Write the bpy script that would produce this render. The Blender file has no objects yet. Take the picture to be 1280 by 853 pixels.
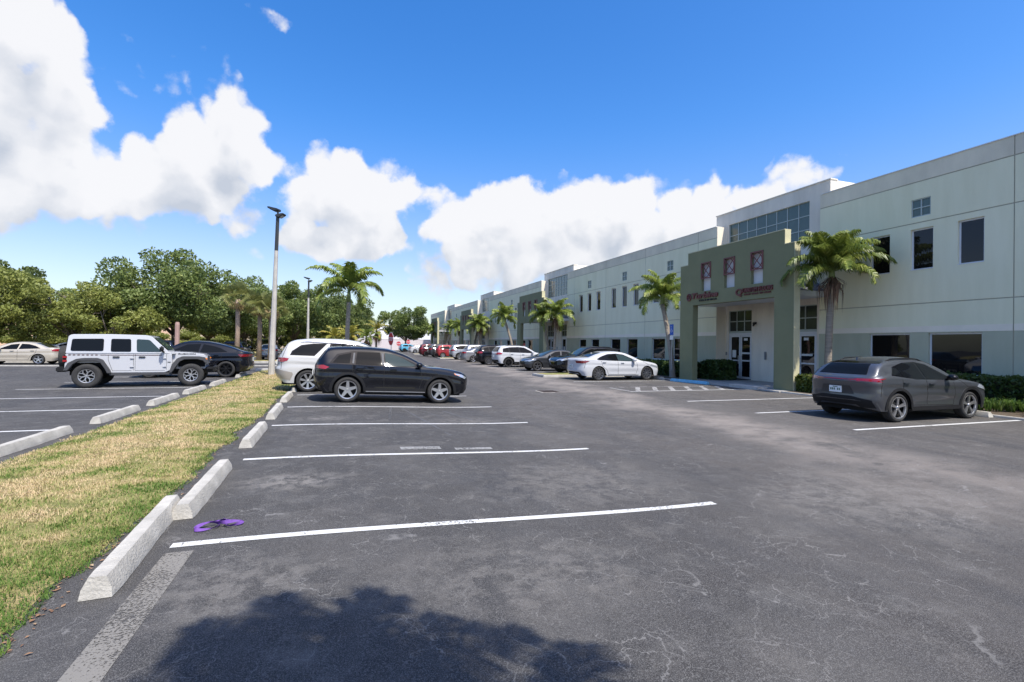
import bpy, bmesh, math, random
import numpy as np
from mathutils import Vector, Matrix, noise
from mathutils.bvhtree import BVHTree
R = math.radians
scene = bpy.context.scene
COL = scene.collection

# ------------------------------------------------------------ camera
cam_d = bpy.data.cameras.new('camera'); cam = bpy.data.objects.new('camera', cam_d); COL.objects.link(cam)
scene.camera = cam
cam_d.sensor_width = 36; cam_d.sensor_fit = 'HORIZONTAL'; cam_d.lens = 36*620/1280
cam_d.clip_start = .05; cam_d.clip_end = 3000
TH = R(18.956); PI_ = R(0.42); RO = .0148
F0 = Vector((math.sin(TH), math.cos(TH), 0)); R0 = Vector((math.cos(TH), -math.sin(TH), 0)); ZZ = Vector((0, 0, 1))
Fv = F0*math.cos(PI_)+ZZ*math.sin(PI_); U0 = ZZ*math.cos(PI_)-F0*math.sin(PI_)
Rv = R0*math.cos(RO)+U0*math.sin(RO); Uv = U0*math.cos(RO)-R0*math.sin(RO)
m = Matrix((Rv, Uv, -Fv)).transposed().to_4x4(); m.translation = (0, 0, 1.7); cam.matrix_world = m

# ------------------------------------------------------------ light
SUN_EL = 60.0
sdir = Vector((math.sin(R(19))*math.cos(R(SUN_EL)), -math.cos(R(19))*math.cos(R(SUN_EL)), math.sin(R(SUN_EL))))
sun_d = bpy.data.lights.new('sun', 'SUN'); sun_d.energy = 3.4; sun_d.angle = R(.5); sun_d.color = (1, .955, .88)
sun = bpy.data.objects.new('sun', sun_d); COL.objects.link(sun); sun.location = (0, -20, 60)
sun.rotation_euler = sdir.to_track_quat('Z', 'Y').to_euler()
scene.view_settings.view_transform = 'Standard'; scene.view_settings.look = 'None'
scene.view_settings.exposure = 0.96; scene.view_settings.gamma = 1

BLOBS = [(-0.415, 0.819, 0.396, 0.065), (-0.446, 0.834, 0.324, 0.079), (-0.389, 0.854, 0.345, 0.059), (-0.363, 0.87, 0.334, 0.044), (-0.348, 0.894, 0.282, 0.031), (-0.407, 0.878, 0.251, 0.088), (-0.446, 0.871, 0.205, 0.065), (-0.335, 0.912, 0.238, 0.067), (-0.272, 0.928, 0.255, 0.067), (-0.223, 0.926, 0.306, 0.071), (-0.165, 0.921, 0.352, 0.063), (-0.141, 0.941, 0.309, 0.048), (-0.294, 0.911, 0.29, 0.039), (-0.203, 0.947, 0.249, 0.056), (-0.379, 0.901, 0.21, 0.052), (-0.041, 0.962, 0.272, 0.072), (0.013, 0.955, 0.298, 0.053), (0.057, 0.962, 0.268, 0.065), (0.107, 0.954, 0.279, 0.041), (0.001, 0.977, 0.213, 0.065), (-0.075, 0.977, 0.199, 0.042), (0.073, 0.975, 0.212, 0.045), (0.131, 0.958, 0.256, 0.021), (0.208, 0.952, 0.227, 0.061), (0.266, 0.931, 0.251, 0.076), (0.338, 0.902, 0.27, 0.064), (0.331, 0.924, 0.192, 0.094), (0.404, 0.876, 0.264, 0.068), (0.449, 0.848, 0.28, 0.051), (0.517, 0.816, 0.26, 0.071), (0.59, 0.769, 0.244, 0.057), (0.434, 0.883, 0.177, 0.093), (0.539, 0.821, 0.19, 0.075), (0.242, 0.956, 0.167, 0.063), (0.32, 0.937, 0.138, 0.048), (0.641, 0.724, 0.255, 0.058), (0.677, 0.686, 0.267, 0.04), (0.707, 0.655, 0.269, 0.025), (0.619, 0.76, 0.2, 0.072), (0.701, 0.674, 0.232, 0.066), (0.197, 0.969, 0.15, 0.028), (0.485, 0.862, 0.146, 0.062), (0.579, 0.8, 0.158, 0.06), (-0.275, 0.877, 0.395, 0.015), (-0.3, 0.877, 0.375, 0.017), (-0.277, 0.865, 0.418, 0.009), (-0.235, 0.873, 0.427, 0.008), (-0.17, 0.881, 0.442, 0.016), (-0.186, 0.894, 0.408, 0.011), (-0.1, 0.849, 0.518, 0.011), (-0.175, 0.959, 0.221, 0.018), (0.816, 0.561, 0.139, 0.07), (0.741, 0.644, 0.187, 0.064), (-0.512, 0.817, 0.265, 0.089), (-0.513, 0.783, 0.353, 0.068)]  # cloud centres and radii converted from image pixel positions into directions

def nn(nt, typ, **kw):
    n = nt.nodes.new(typ)
    for k, v in kw.items():
        if k.startswith('i_'):
            key = k[2:]
            n.inputs[int(key) if key.isdigit() else key.replace('_', ' ')].default_value = v
        else: setattr(n, k, v)
    return n

def cloud_group():
    g = bpy.data.node_groups.new('cloud_density', 'ShaderNodeTree')
    g.interface.new_socket('Vector', in_out='INPUT', socket_type='NodeSocketVector')
    g.interface.new_socket('Density', in_out='OUTPUT', socket_type='NodeSocketFloat')
    gi = g.nodes.new('NodeGroupInput'); go = g.nodes.new('NodeGroupOutput'); L = g.links.new
    def noise3(scale, det, amp, rough=.55):
        n = nn(g, 'ShaderNodeTexNoise', i_Scale=scale, i_Detail=det, i_Roughness=rough)
        L(gi.outputs[0], n.inputs['Vector'])
        s = nn(g, 'ShaderNodeVectorMath', operation='SUBTRACT'); L(n.outputs['Color'], s.inputs[0]); s.inputs[1].default_value = (.5, .5, .5)
        q = nn(g, 'ShaderNodeVectorMath', operation='SCALE'); L(s.outputs[0], q.inputs[0]); q.inputs['Scale'].default_value = amp
        return q
    a = noise3(6, 2, .10); b = noise3(24, 6, .035, .6)
    s1 = nn(g, 'ShaderNodeVectorMath', operation='ADD'); L(a.outputs[0], s1.inputs[0]); L(b.outputs[0], s1.inputs[1])
    s2 = nn(g, 'ShaderNodeVectorMath', operation='ADD'); L(s1.outputs[0], s2.inputs[0]); L(gi.outputs[0], s2.inputs[1])
    last = None
    for (x, y, z, r) in BLOBS:
        wisp = r < .034
        if wisp: r *= 2.6
        d = nn(g, 'ShaderNodeVectorMath', operation='DISTANCE'); L(s2.outputs[0], d.inputs[0]); d.inputs[1].default_value = (x, y, z)
        k = nn(g, 'ShaderNodeMath', operation='MULTIPLY_ADD'); L(d.outputs['Value'], k.inputs[0]); k.inputs[1].default_value = -1/r; k.inputs[2].default_value = 1
        if wisp: w_ = nn(g, 'ShaderNodeMath', operation='MULTIPLY_ADD'); L(k.outputs[0], w_.inputs[0]); w_.inputs[1].default_value = .30; w_.inputs[2].default_value = -.12; k = w_
        if last is None: last = k
        else:
            mx = nn(g, 'ShaderNodeMath', operation='SMOOTH_MAX'); L(last.outputs[0], mx.inputs[0]); L(k.outputs[0], mx.inputs[1]); mx.inputs[2].default_value = .2; last = mx
    n = nn(g, 'ShaderNodeTexNoise', i_Scale=9, i_Detail=10, i_Roughness=.60); L(gi.outputs[0], n.inputs['Vector'])
    k = nn(g, 'ShaderNodeMath', operation='MULTIPLY_ADD'); L(n.outputs['Fac'], k.inputs[0]); k.inputs[1].default_value = .85; k.inputs[2].default_value = -.38
    ad = nn(g, 'ShaderNodeMath', operation='ADD'); L(last.outputs[0], ad.inputs[0]); L(k.outputs[0], ad.inputs[1])
    for sc_, am in ((17, .50), (38, .30)):
        vo = nn(g, 'ShaderNodeTexVoronoi', feature='SMOOTH_F1', i_Scale=sc_, i_Smoothness=.35); L(s2.outputs[0], vo.inputs['Vector'])
        q_ = nn(g, 'ShaderNodeMath', operation='MULTIPLY_ADD'); L(vo.outputs['Distance'], q_.inputs[0]); q_.inputs[1].default_value = -am; q_.inputs[2].default_value = am*.45
        a3 = nn(g, 'ShaderNodeMath', operation='ADD'); L(ad.outputs[0], a3.inputs[0]); L(q_.outputs[0], a3.inputs[1]); ad = a3
    L(ad.outputs[0], go.inputs[0])
    return g

world = bpy.data.worlds.new('World'); scene.world = world; world.use_nodes = True
wt = world.node_tree; wt.nodes.clear(); L = wt.links.new
sky = nn(wt, 'ShaderNodeTexSky', sky_type='NISHITA', sun_disc=False)
sky.sun_elevation = R(SUN_EL); sky.sun_rotation = math.atan2(sdir.x, sdir.y); sky.air_density = 1.0; sky.dust_density = 1.2; sky.ozone_density = 1.6
hsv = nn(wt, 'ShaderNodeHueSaturation', i_Saturation=1.42, i_Value=.88, i_Hue=.508); L(sky.outputs[0], hsv.inputs['Color'])
bg = nn(wt, 'ShaderNodeBackground', i_Strength=.15)
tc = nn(wt, 'ShaderNodeTexCoord')
hz = nn(wt, 'ShaderNodeHueSaturation', i_Saturation=1.05, i_Value=.66, i_Hue=.527); L(sky.outputs[0], hz.inputs['Color'])
sz = nn(wt, 'ShaderNodeSeparateXYZ'); L(tc.outputs['Generated'], sz.inputs[0])
el = nn(wt, 'ShaderNodeMapRange', interpolation_type='SMOOTHSTEP'); L(sz.outputs['Z'], el.inputs['Value']); el.inputs['From Min'].default_value = 0; el.inputs['From Max'].default_value = .42
sk = nn(wt, 'ShaderNodeMix', data_type='RGBA'); L(el.outputs[0], sk.inputs['Factor']); L(hz.outputs[0], sk.inputs['A']); L(hsv.outputs[0], sk.inputs['B']); L(sk.outputs['Result'], bg.inputs['Color'])
cg = cloud_group()
d1 = nn(wt, 'ShaderNodeGroup', node_tree=cg); L(tc.outputs['Generated'], d1.inputs[0])
off = nn(wt, 'ShaderNodeVectorMath', operation='ADD'); L(tc.outputs['Generated'], off.inputs[0]); off.inputs[1].default_value = (.02, -.04, .075)
d2 = nn(wt, 'ShaderNodeGroup', node_tree=cg); L(off.outputs[0], d2.inputs[0])
alpha = nn(wt, 'ShaderNodeMapRange', interpolation_type='SMOOTHSTEP'); L(d1.outputs[0], alpha.inputs['Value'])
alpha.inputs['From Min'].default_value = -.04; alpha.inputs['From Max'].default_value = .26; alpha.inputs['To Max'].default_value = .97
shd = nn(wt, 'ShaderNodeMapRange'); L(d2.outputs[0], shd.inputs['Value'])
shd.inputs['From Min'].default_value = 0; shd.inputs['From Max'].default_value = 1.3
df = nn(wt, 'ShaderNodeMath', operation='SUBTRACT'); L(d2.outputs[0], df.inputs[0]); L(d1.outputs[0], df.inputs[1])
d3 = nn(wt, 'ShaderNodeMapRange'); L(df.outputs[0], d3.inputs['Value']); d3.inputs['From Min'].default_value = -.35; d3.inputs['From Max'].default_value = .75; d3.inputs['To Max'].default_value = .8
sm = nn(wt, 'ShaderNodeMath', operation='MULTIPLY_ADD', use_clamp=True); L(shd.outputs[0], sm.inputs[0]); sm.inputs[1].default_value = .45; L(d3.outputs[0], sm.inputs[2])
cc = nn(wt, 'ShaderNodeMix', data_type='RGBA'); L(sm.outputs[0], cc.inputs['Factor']); cc.inputs['A'].default_value = (.98, .98, 1.0, 1); cc.inputs['B'].default_value = (.60, .65, .74, 1)
cb = nn(wt, 'ShaderNodeBackground', i_Strength=.50); L(cc.outputs['Result'], cb.inputs['Color'])
mx = nn(wt, 'ShaderNodeMixShader'); L(alpha.outputs[0], mx.inputs[0]); L(bg.outputs[0], mx.inputs[1]); L(cb.outputs[0], mx.inputs[2])
wo = nn(wt, 'ShaderNodeOutputWorld'); L(mx.outputs[0], wo.inputs['Surface'])

# ------------------------------------------------------------ helpers
KN = [(-60, 0), (-1.2, 0), (4.2, -.14), (5.4, -.14), (10.6, 0), (60, 0)]
def zg(x):
    for (a, za), (b, zb) in zip(KN, KN[1:]):
        if x <= b:
            t = max(0, (x-a)/(b-a))
            if b-a < 30: t = t*t*(3-2*t)
            return za+(zb-za)*t
    return 0

def tag(o, label=None, cat=None, group=None, kind=None):
    if label: o['label'] = label
    if cat: o['category'] = cat
    if group: o['group'] = group
    if kind: o['kind'] = kind
    return o
def empty(name, loc=(0, 0, 0), rz=0, label=None, cat=None, group=None, parent=None):
    o = bpy.data.objects.new(name, None); COL.objects.link(o); o.location = loc; o.rotation_euler = (0, 0, rz)
    o.empty_display_size = .2
    if parent: o.parent = parent
    return tag(o, label, cat, group)
def copy_tree(o, parent=None):
    c = o.copy(); COL.objects.link(c); c.parent = parent
    for ch in o.children: copy_tree(ch, c)
    return c

class MB:
    def __init__(s): s.v = []; s.f = []; s.mi = []; s.m = 0
    def add(s, vs, fs, M=None):
        o = len(s.v)
        if M is not None: vs = [M @ Vector(v) for v in vs]
        s.v += [tuple(v) for v in vs]; s.f += [tuple(o+i for i in f) for f in fs]; s.mi += [s.m]*len(fs)
    def quad(s, a, b, c, d): s.add([a, b, c, d], [(0, 1, 2, 3)])
    def box(s, x0, x1, y0, y1, z0, z1, M=None, bev=0):
        if bev <= 0:
            s.add([(x0, y0, z0), (x1, y0, z0), (x1, y1, z0), (x0, y1, z0), (x0, y0, z1), (x1, y0, z1), (x1, y1, z1), (x0, y1, z1)],
              [(0, 3, 2, 1), (4, 5, 6, 7), (0, 1, 5, 4), (1, 2, 6, 5), (2, 3, 7, 6), (3, 0, 4, 7)], M); return
        bm = bmesh.new(); bmesh.ops.create_cube(bm, size=1)
        for v in bm.verts: v.co = Vector(((x0+x1)/2+v.co.x*(x1-x0), (y0+y1)/2+v.co.y*(y1-y0), (z0+z1)/2+v.co.z*(z1-z0)))
        bmesh.ops.bevel(bm, geom=bm.edges[:], offset=bev, segments=2, affect='EDGES')
        s.addbm(bm, M)
    def addbm(s, bm, M=None):
        bm.verts.index_update(); s.add([v.co.copy() for v in bm.verts], [[v.index for v in f.verts] for f in bm.faces], M); bm.free()
    def prism(s, poly, a, b, axis='y', M=None, bev=0):   # polygon in the plane normal to axis, extruded a..b
        bm = bmesh.new()
        def P(p, t): return {'y': (p[0], t, p[1]), 'x': (t, p[0], p[1]), 'z': (p[0], p[1], t)}[axis]
        va = [bm.verts.new(P(p, a)) for p in poly]; vb = [bm.verts.new(P(p, b)) for p in poly]
        n = len(poly); bm.faces.new(va); bm.faces.new(vb[::-1])
        for i in range(n): bm.faces.new((va[i], vb[i], vb[(i+1) % n], va[(i+1) % n]))
        bmesh.ops.recalc_face_normals(bm, faces=bm.faces[:])
        if bev: bmesh.ops.bevel(bm, geom=bm.edges[:], offset=bev, segments=2, affect='EDGES')
        s.addbm(bm, M)
    def tube(s, pts, rad, n=8, M=None, cap=True, flat=None):
        pts = [Vector(p) for p in pts]; k = len(pts)
        if not hasattr(rad, '__len__'): rad = [rad]*k
        rings = []; prev = None
        for i, p in enumerate(pts):
            d = (pts[min(i+1, k-1)]-pts[max(i-1, 0)]); d = d.normalized() if d.length > 1e-9 else Vector((0, 0, 1))
            if prev is None:
                a = d.orthogonal().normalized()
            else:
                a = (prev-d*prev.dot(d)); a = a.normalized() if a.length > 1e-6 else d.orthogonal().normalized()
            prev = a; b = d.cross(a)
            fl = flat if flat else 1
            rings.append([p+(a*math.cos(t)+b*math.sin(t)*fl)*rad[i] for t in [2*math.pi*j/n for j in range(n)]])
        vs = [v for r in rings for v in r]; fs = []
        for i in range(k-1):
            for j in range(n): fs.append((i*n+j, i*n+(j+1) % n, (i+1)*n+(j+1) % n, (i+1)*n+j))
        if cap: fs.append(tuple(range(n))[::-1]); fs.append(tuple((k-1)*n+j for j in range(n)))
        s.add(vs, fs, M)
    def lathe(s, prof, n=32, M=None, axis='y'):          # prof (r, t) revolved about axis
        vs = []; fs = []; k = len(prof)
        for i in range(n):
            a = 2*math.pi*i/n
            for r, t in prof:
                vs.append((r*math.cos(a), t, r*math.sin(a)) if axis == 'y' else (r*math.cos(a), r*math.sin(a), t))
        for i in range(n):
            for j in range(k-1):
                fs.append((i*k+j, ((i+1) % n)*k+j, ((i+1) % n)*k+j+1, i*k+j+1))
        s.add(vs, fs, M)
    def build(s, name, mats, parent=None, smooth=False, angle=None, recalc=False):
        me = bpy.data.meshes.new(name); me.from_pydata(s.v, [], s.f)
        if not isinstance(mats, (list, tuple)): mats = [mats]
        for m_ in mats: me.materials.append(m_)
        if len(mats) > 1: me.polygons.foreach_set('material_index', s.mi)
        if recalc:
            bm = bmesh.new(); bm.from_mesh(me); bmesh.ops.remove_doubles(bm, verts=bm.verts[:], dist=1e-5); bmesh.ops.recalc_face_normals(bm, faces=bm.faces[:]); bm.to_mesh(me); bm.free()
        if smooth:
            me.shade_smooth()
            if angle: me.set_sharp_from_angle(angle=R(angle))
        me.update()
        o = bpy.data.objects.new(name, me); COL.objects.link(o)
        if parent: o.parent = parent
        return o

# ------------------------------------------------------------ materials
MATS = {}
def mat(name, col=(.5, .5, .5), rough=.6, metal=0, coat=0, spec=.5, emit=None, var=0, vscale=3, bump=0, bscale=40, trans=0, stretch=None, col2=None):
    if name in MATS: return MATS[name]
    m = bpy.data.materials.new(name); m.use_nodes = True; nt = m.node_tree; b = nt.nodes['Principled BSDF']
    b.inputs['Base Color'].default_value = (*col, 1); b.inputs['Roughness'].default_value = rough; b.inputs['Metallic'].default_value = metal
    b.inputs['Coat Weight'].default_value = coat; b.inputs['Coat Roughness'].default_value = .04; b.inputs['Specular IOR Level'].default_value = spec
    tcn = nn(nt, 'ShaderNodeTexCoord')
    vec = tcn.outputs['Object']
    if stretch:
        mp = nn(nt, 'ShaderNodeMapping'); mp.inputs['Scale'].default_value = stretch; nt.links.new(vec, mp.inputs['Vector']); vec = mp.outputs[0]
    if var or col2:
        n = nn(nt, 'ShaderNodeTexNoise', i_Scale=vscale, i_Detail=6, i_Roughness=.62); nt.links.new(vec, n.inputs['Vector'])
        rp = nn(nt, 'ShaderNodeMapRange'); rp.inputs['From Min'].default_value = .33; rp.inputs['From Max'].default_value = .67; nt.links.new(n.outputs['Fac'], rp.inputs['Value'])
        mxn = nn(nt, 'ShaderNodeMix', data_type='RGBA'); nt.links.new(rp.outputs[0], mxn.inputs['Factor'])
        c2 = col2 if col2 else tuple(c*(1+var) for c in col); c1 = col if col2 else tuple(c*(1-var) for c in col)
        mxn.inputs['A'].default_value = (*c1, 1); mxn.inputs['B'].default_value = (*c2, 1); nt.links.new(mxn.outputs['Result'], b.inputs['Base Color'])
    if bump:
        n2 = nn(nt, 'ShaderNodeTexNoise', i_Scale=bscale, i_Detail=4); nt.links.new(vec, n2.inputs['Vector'])
        bp = nn(nt, 'ShaderNodeBump', i_Strength=bump, i_Distance=.02); nt.links.new(n2.outputs['Fac'], bp.inputs['Height']); nt.links.new(bp.outputs[0], b.inputs['Normal'])
    if emit: b.inputs['Emission Color'].default_value = (*emit, 1); b.inputs['Emission Strength'].default_value = 1
    MATS[name] = m
    return m

def leafmat(name, c1, c2, c3=None, rough=.5, trans=.35, scale=.6):
    if name in MATS: return MATS[name]
    m = bpy.data.materials.new(name); m.use_nodes = True; nt = m.node_tree; b = nt.nodes['Principled BSDF']; L = nt.links.new
    b.inputs['Roughness'].default_value = rough; b.inputs['Specular IOR Level'].default_value = .35
    ge = nn(nt, 'ShaderNodeNewGeometry'); oi = nn(nt, 'ShaderNodeObjectInfo'); tcn = nn(nt, 'ShaderNodeTexCoord')
    n = nn(nt, 'ShaderNodeTexNoise', i_Scale=scale, i_Detail=3); L(tcn.outputs['Object'], n.inputs['Vector'])
    ad = nn(nt, 'ShaderNodeMath', operation='MULTIPLY_ADD'); L(ge.outputs['Random Per Island'], ad.inputs[0]); ad.inputs[1].default_value = .55
    k = nn(nt, 'ShaderNodeMath', operation='MULTIPLY_ADD'); L(n.outputs['Fac'], k.inputs[0]); k.inputs[1].default_value = 1.6; k.inputs[2].default_value = -.55
    L(k.outputs[0], ad.inputs[2])
    cr = nn(nt, 'ShaderNodeValToRGB'); L(ad.outputs[0], cr.inputs[0])
    e = cr.color_ramp.elements; e[0].position = 0; e[0].color = (*c1, 1); e[1].position = .8; e[1].color = (*c2, 1)
    if c3: x = e.new(.95); x.color = (*c3, 1)
    hs = nn(nt, 'ShaderNodeHueSaturation'); L(cr.outputs[0], hs.inputs['Color'])
    v = nn(nt, 'ShaderNodeMath', operation='MULTIPLY_ADD'); L(oi.outputs['Random'], v.inputs[0]); v.inputs[1].default_value = .3; v.inputs[2].default_value = .85; L(v.outputs[0], hs.inputs['Value'])
    L(hs.outputs[0], b.inputs['Base Color'])
    tr = nn(nt, 'ShaderNodeBsdfTranslucent'); L(hs.outputs[0], tr.inputs['Color'])
    mx = nn(nt, 'ShaderNodeMixShader', i_0=trans); L(b.outputs[0], mx.inputs[1]); L(tr.outputs[0], mx.inputs[2])
    L(mx.outputs[0], nt.nodes['Material Output'].inputs['Surface'])
    MATS[name] = m
    return m

def asphalt():
    m = bpy.data.materials.new('asphalt'); m.use_nodes = True; nt = m.node_tree; b = nt.nodes['Principled BSDF']; L = nt.links.new
    tcn = nn(nt, 'ShaderNodeTexCoord'); V = tcn.outputs['Object']
    sep = nn(nt, 'ShaderNodeSeparateXYZ'); L(V, sep.inputs[0])
    def math_(op, a, b_=None, c=None):
        n = nn(nt, 'ShaderNodeMath', operation=op)
        for i, q in enumerate((a, b_, c)):
            if q is None: continue
            if isinstance(q, (int, float)): n.inputs[i].default_value = q
            else: L(q, n.inputs[i])
        return n.outputs[0]
    def noise_(scale, det=5, rough=.6, vec=V, st=None, dist=0):
        n = nn(nt, 'ShaderNodeTexNoise', i_Scale=scale, i_Detail=det, i_Roughness=rough, i_Distortion=dist)
        if st: mp = nn(nt, 'ShaderNodeMapping'); mp.inputs['Scale'].default_value = st; L(vec, mp.inputs['Vector']); vec = mp.outputs[0]
        L(vec, n.inputs['Vector']); return n.outputs['Fac']
    def rng(v, a, b_, c=0, d=1, sm=True):
        n = nn(nt, 'ShaderNodeMapRange', interpolation_type='SMOOTHSTEP' if sm else 'LINEAR'); L(v, n.inputs['Value'])
        for k, q in zip(('From Min', 'From Max', 'To Min', 'To Max'), (a, b_, c, d)): n.inputs[k].default_value = q
        return n.outputs[0]
    def mix(f, a, b_):
        n = nn(nt, 'ShaderNodeMix', data_type='RGBA')
        if isinstance(f, (int, float)): n.inputs['Factor'].default_value = f
        else: L(f, n.inputs['Factor'])
        for k, q in (('A', a), ('B', b_)):
            if isinstance(q, tuple): n.inputs[k].default_value = (*q, 1)
            else: L(q, n.inputs[k])
        return n.outputs['Result']
    X = sep.outputs['X']; Y = sep.outputs['Y']
    # sealed stall surface against the worn, browner driving aisle
    edge = math_('ADD', X, math_('MULTIPLY', math_('SUBTRACT', noise_(.25, 4), .5), 9))
    worn = rng(edge, 1.2, 7.2)
    col = mix(worn, (.058, .054, .051), (.104, .090, .079))
    # broad patches
    col = mix(rng(noise_(2.3, 6, .7), .50, .68, 0, .5), col, (.20, .185, .165))
    col = mix(rng(noise_(.35, 3, .6), .50, .60, 0, .35), col, (.15, .135, .12))
    col = mix(rng(noise_(.8, 5, .65), .38, .72, 0, .55), col, (.115, .108, .100))
    col = mix(rng(noise_(.5, 5, .6, st=(2.2, .5, 1)), .45, .75, 0, .6), col, (.038, .040, .046))
    # tyre-polished bands along the aisle
    col = mix(rng(noise_(1.1, 4, .5, st=(1.4, .12, 1)), .52, .72, 0, .35), col, (.060, .058, .058))
    # dried silt along the drainage line
    xx = math_('ADD', X, math_('MULTIPLY', math_('SUBTRACT', noise_(.35, 3), .5), 3.0))
    silt = math_('MULTIPLY', rng(math_('ABSOLUTE', math_('SUBTRACT', xx, math_('MULTIPLY_ADD', Y, .075, 7.75))), 0, 1.7, 1, 0), rng(noise_(1.0, 5, .7), .28, .60))
    silt = math_('MULTIPLY', silt, rng(Y, 1, 9, .45, 1))
    col = mix(math_('MULTIPLY', silt, .62), col, (.46, .385, .32))
    # pale scuffs on the near stalls
    def spot(cx, cy, rx, ry, s):
        dx = math_('DIVIDE', math_('SUBTRACT', X, cx), rx); dy = math_('DIVIDE', math_('SUBTRACT', Y, cy), ry)
        q = math_('SQRT', math_('ADD', math_('MULTIPLY', dx, dx), math_('MULTIPLY', dy, dy)))
        return math_('MULTIPLY', rng(q, .15, 1, 1, 0), rng(noise_(5, 6, .75), .40, .60, 0, min(1, s*1.6)))
    for a in ((-.55, 6.6, .9, .6, .6), (-.7, 3.9, 1.0, .8, .35), (1.4, 3.6, 1.6, 1.0, .3), (-.35, 11.9, .8, .5, .5), (3.0, 6.0, 2.0, 1.6, .28), (6.4, 4.3, 2.4, 1.8, .35), (2.8, 11.4, 1.2, .8, .35)):
        col = mix(spot(*a), col, (.26, .235, .205))
    # oil drips
    vo = nn(nt, 'ShaderNodeTexVoronoi', i_Scale=.55); L(V, vo.inputs['Vector'])
    col = mix(rng(math_('ADD', vo.outputs['Distance'], math_('MULTIPLY', noise_(6, 3), .12)), .08, .15, .55, 0), col, (.022, .021, .021))
    # alligator cracks, dusty and pale
    dis = nn(nt, 'ShaderNodeVectorMath', operation='SCALE'); n3 = nn(nt, 'ShaderNodeTexNoise', i_Scale=2.6, i_Detail=5, i_Roughness=.6); L(V, n3.inputs['Vector']); L(n3.outputs['Color'], dis.inputs[0]); dis.inputs['Scale'].default_value = .42
    va = nn(nt, 'ShaderNodeVectorMath', operation='ADD'); L(V, va.inputs[0]); L(dis.outputs[0], va.inputs[1])
    fl = nn(nt, 'ShaderNodeVectorMath', operation='MULTIPLY'); L(va.outputs[0], fl.inputs[0]); fl.inputs[1].default_value = (1, 1, 0)
    for sc, wd, a0, a1, st in ((1.9, .0075, .47, .58, .30), (4.6, .018, .50, .60, .42)):
        vc = nn(nt, 'ShaderNodeTexVoronoi', feature='DISTANCE_TO_EDGE', i_Scale=sc); L(fl.outputs[0], vc.inputs['Vector'])
        msk = math_('MULTIPLY', rng(vc.outputs['Distance'], wd*.3, wd, 1, 0), rng(noise_(.9+sc*.2, 4, .6), a0, a1))
        col = mix(math_('MULTIPLY', msk, st), col, (.42, .40, .37))
    # aggregate
    g1 = noise_(150, 3, .7); g2 = nn(nt, 'ShaderNodeTexVoronoi', i_Scale=95); L(V, g2.inputs['Vector'])
    col = mix(rng(g1, .50, .64, 0, .7), col, (.27, .26, .245))
    col = mix(rng(g1, .30, .45, .6, 0), col, (.018, .018, .02))
    g4 = noise_(55, 3, .75)
    col = mix(rng(g4, .54, .68, 0, .5), col, (.22, .21, .20)); col = mix(rng(g4, .30, .44, .45, 0), col, (.024, .024, .026))
    pit = rng(g2.outputs['Distance'], .02, .16, .8, 0)
    pit = math_('MULTIPLY', pit, rng(noise_(2.5, 4, .7), .45, .62))
    col = mix(pit, col, (.30, .285, .265))
    hv = nn(nt, 'ShaderNodeHueSaturation', i_Value=.70, i_Saturation=.85); L(col, hv.inputs['Color']); L(hv.outputs[0], b.inputs['Base Color'])
    L(rng(noise_(3, 4), .3, .7, .72, .9), b.inputs['Roughness']); b.inputs['Specular IOR Level'].default_value = .2
    bp = nn(nt, 'ShaderNodeBump', i_Strength=.55, i_Distance=.006); L(math_('ADD', g1, math_('MULTIPLY', g2.outputs['Distance'], .6)), bp.inputs['Height']); L(bp.outputs[0], b.inputs['Normal'])
    return m

def paintmat(name, col, wear=.45, ws=30):
    m = bpy.data.materials.new(name); m.use_nodes = True; nt = m.node_tree; b = nt.nodes['Principled BSDF']; L = nt.links.new
    b.inputs['Base Color'].default_value = (*col, 1); b.inputs['Roughness'].default_value = .7
    tcn = nn(nt, 'ShaderNodeTexCoord')
    n = nn(nt, 'ShaderNodeTexNoise', i_Scale=ws, i_Detail=6, i_Roughness=.75); L(tcn.outputs['Object'], n.inputs['Vector'])
    n2 = nn(nt, 'ShaderNodeTexNoise', i_Scale=1.3, i_Detail=3); L(tcn.outputs['Object'], n2.inputs['Vector'])
    ad = nn(nt, 'ShaderNodeMath', operation='MULTIPLY_ADD'); L(n2.outputs['Fac'], ad.inputs[0]); ad.inputs[1].default_value = .5; L(n.outputs['Fac'], ad.inputs[2])
    mr = nn(nt, 'ShaderNodeMapRange', interpolation_type='SMOOTHSTEP'); L(ad.outputs[0], mr.inputs['Value'])
    mr.inputs['From Min'].default_value = .5+wear*.3; mr.inputs['From Max'].default_value = .58+wear*.3; mr.inputs['To Min'].default_value = 0; mr.inputs['To Max'].default_value = .95
    tr = nn(nt, 'ShaderNodeBsdfTransparent'); mx = nn(nt, 'ShaderNodeMixShader'); L(mr.outputs[0], mx.inputs[0]); L(tr.outputs[0], mx.inputs[1]); L(b.outputs[0], mx.inputs[2])
    L(mx.outputs[0], nt.nodes['Material Output'].inputs['Surface'])
    return m

M_ASPH = asphalt()
M_PAINT = paintmat('white_road_paint', (.58, .575, .55), .36, 38); M_FADED = paintmat('faded_road_paint', (.26, .255, .24), .50); M_DUSTY = paintmat('dusty_concrete_strip', (.20, .185, .16), .50, 60); M_FAINT = paintmat('ghost_marking', (.085, .083, .08), .45, 25); M_HATCH = paintmat('worn_hatch_paint', (.30, .29, .275), .46, 9)
M_CONC = mat('concrete', (.47, .44, .39), .85, var=.16, vscale=5, bump=.5, bscale=60)
M_KERB = mat('kerb_concrete', (.42, .40, .36), .85, var=.2, vscale=4, bump=.4)
M_SIDE = mat('sidewalk_concrete', (.36, .34, .31), .85, var=.15, vscale=2, bump=.3)
M_BLUEP = mat('blue_curb_paint', (.16, .42, .58), .6, var=.15, vscale=8)

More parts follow.
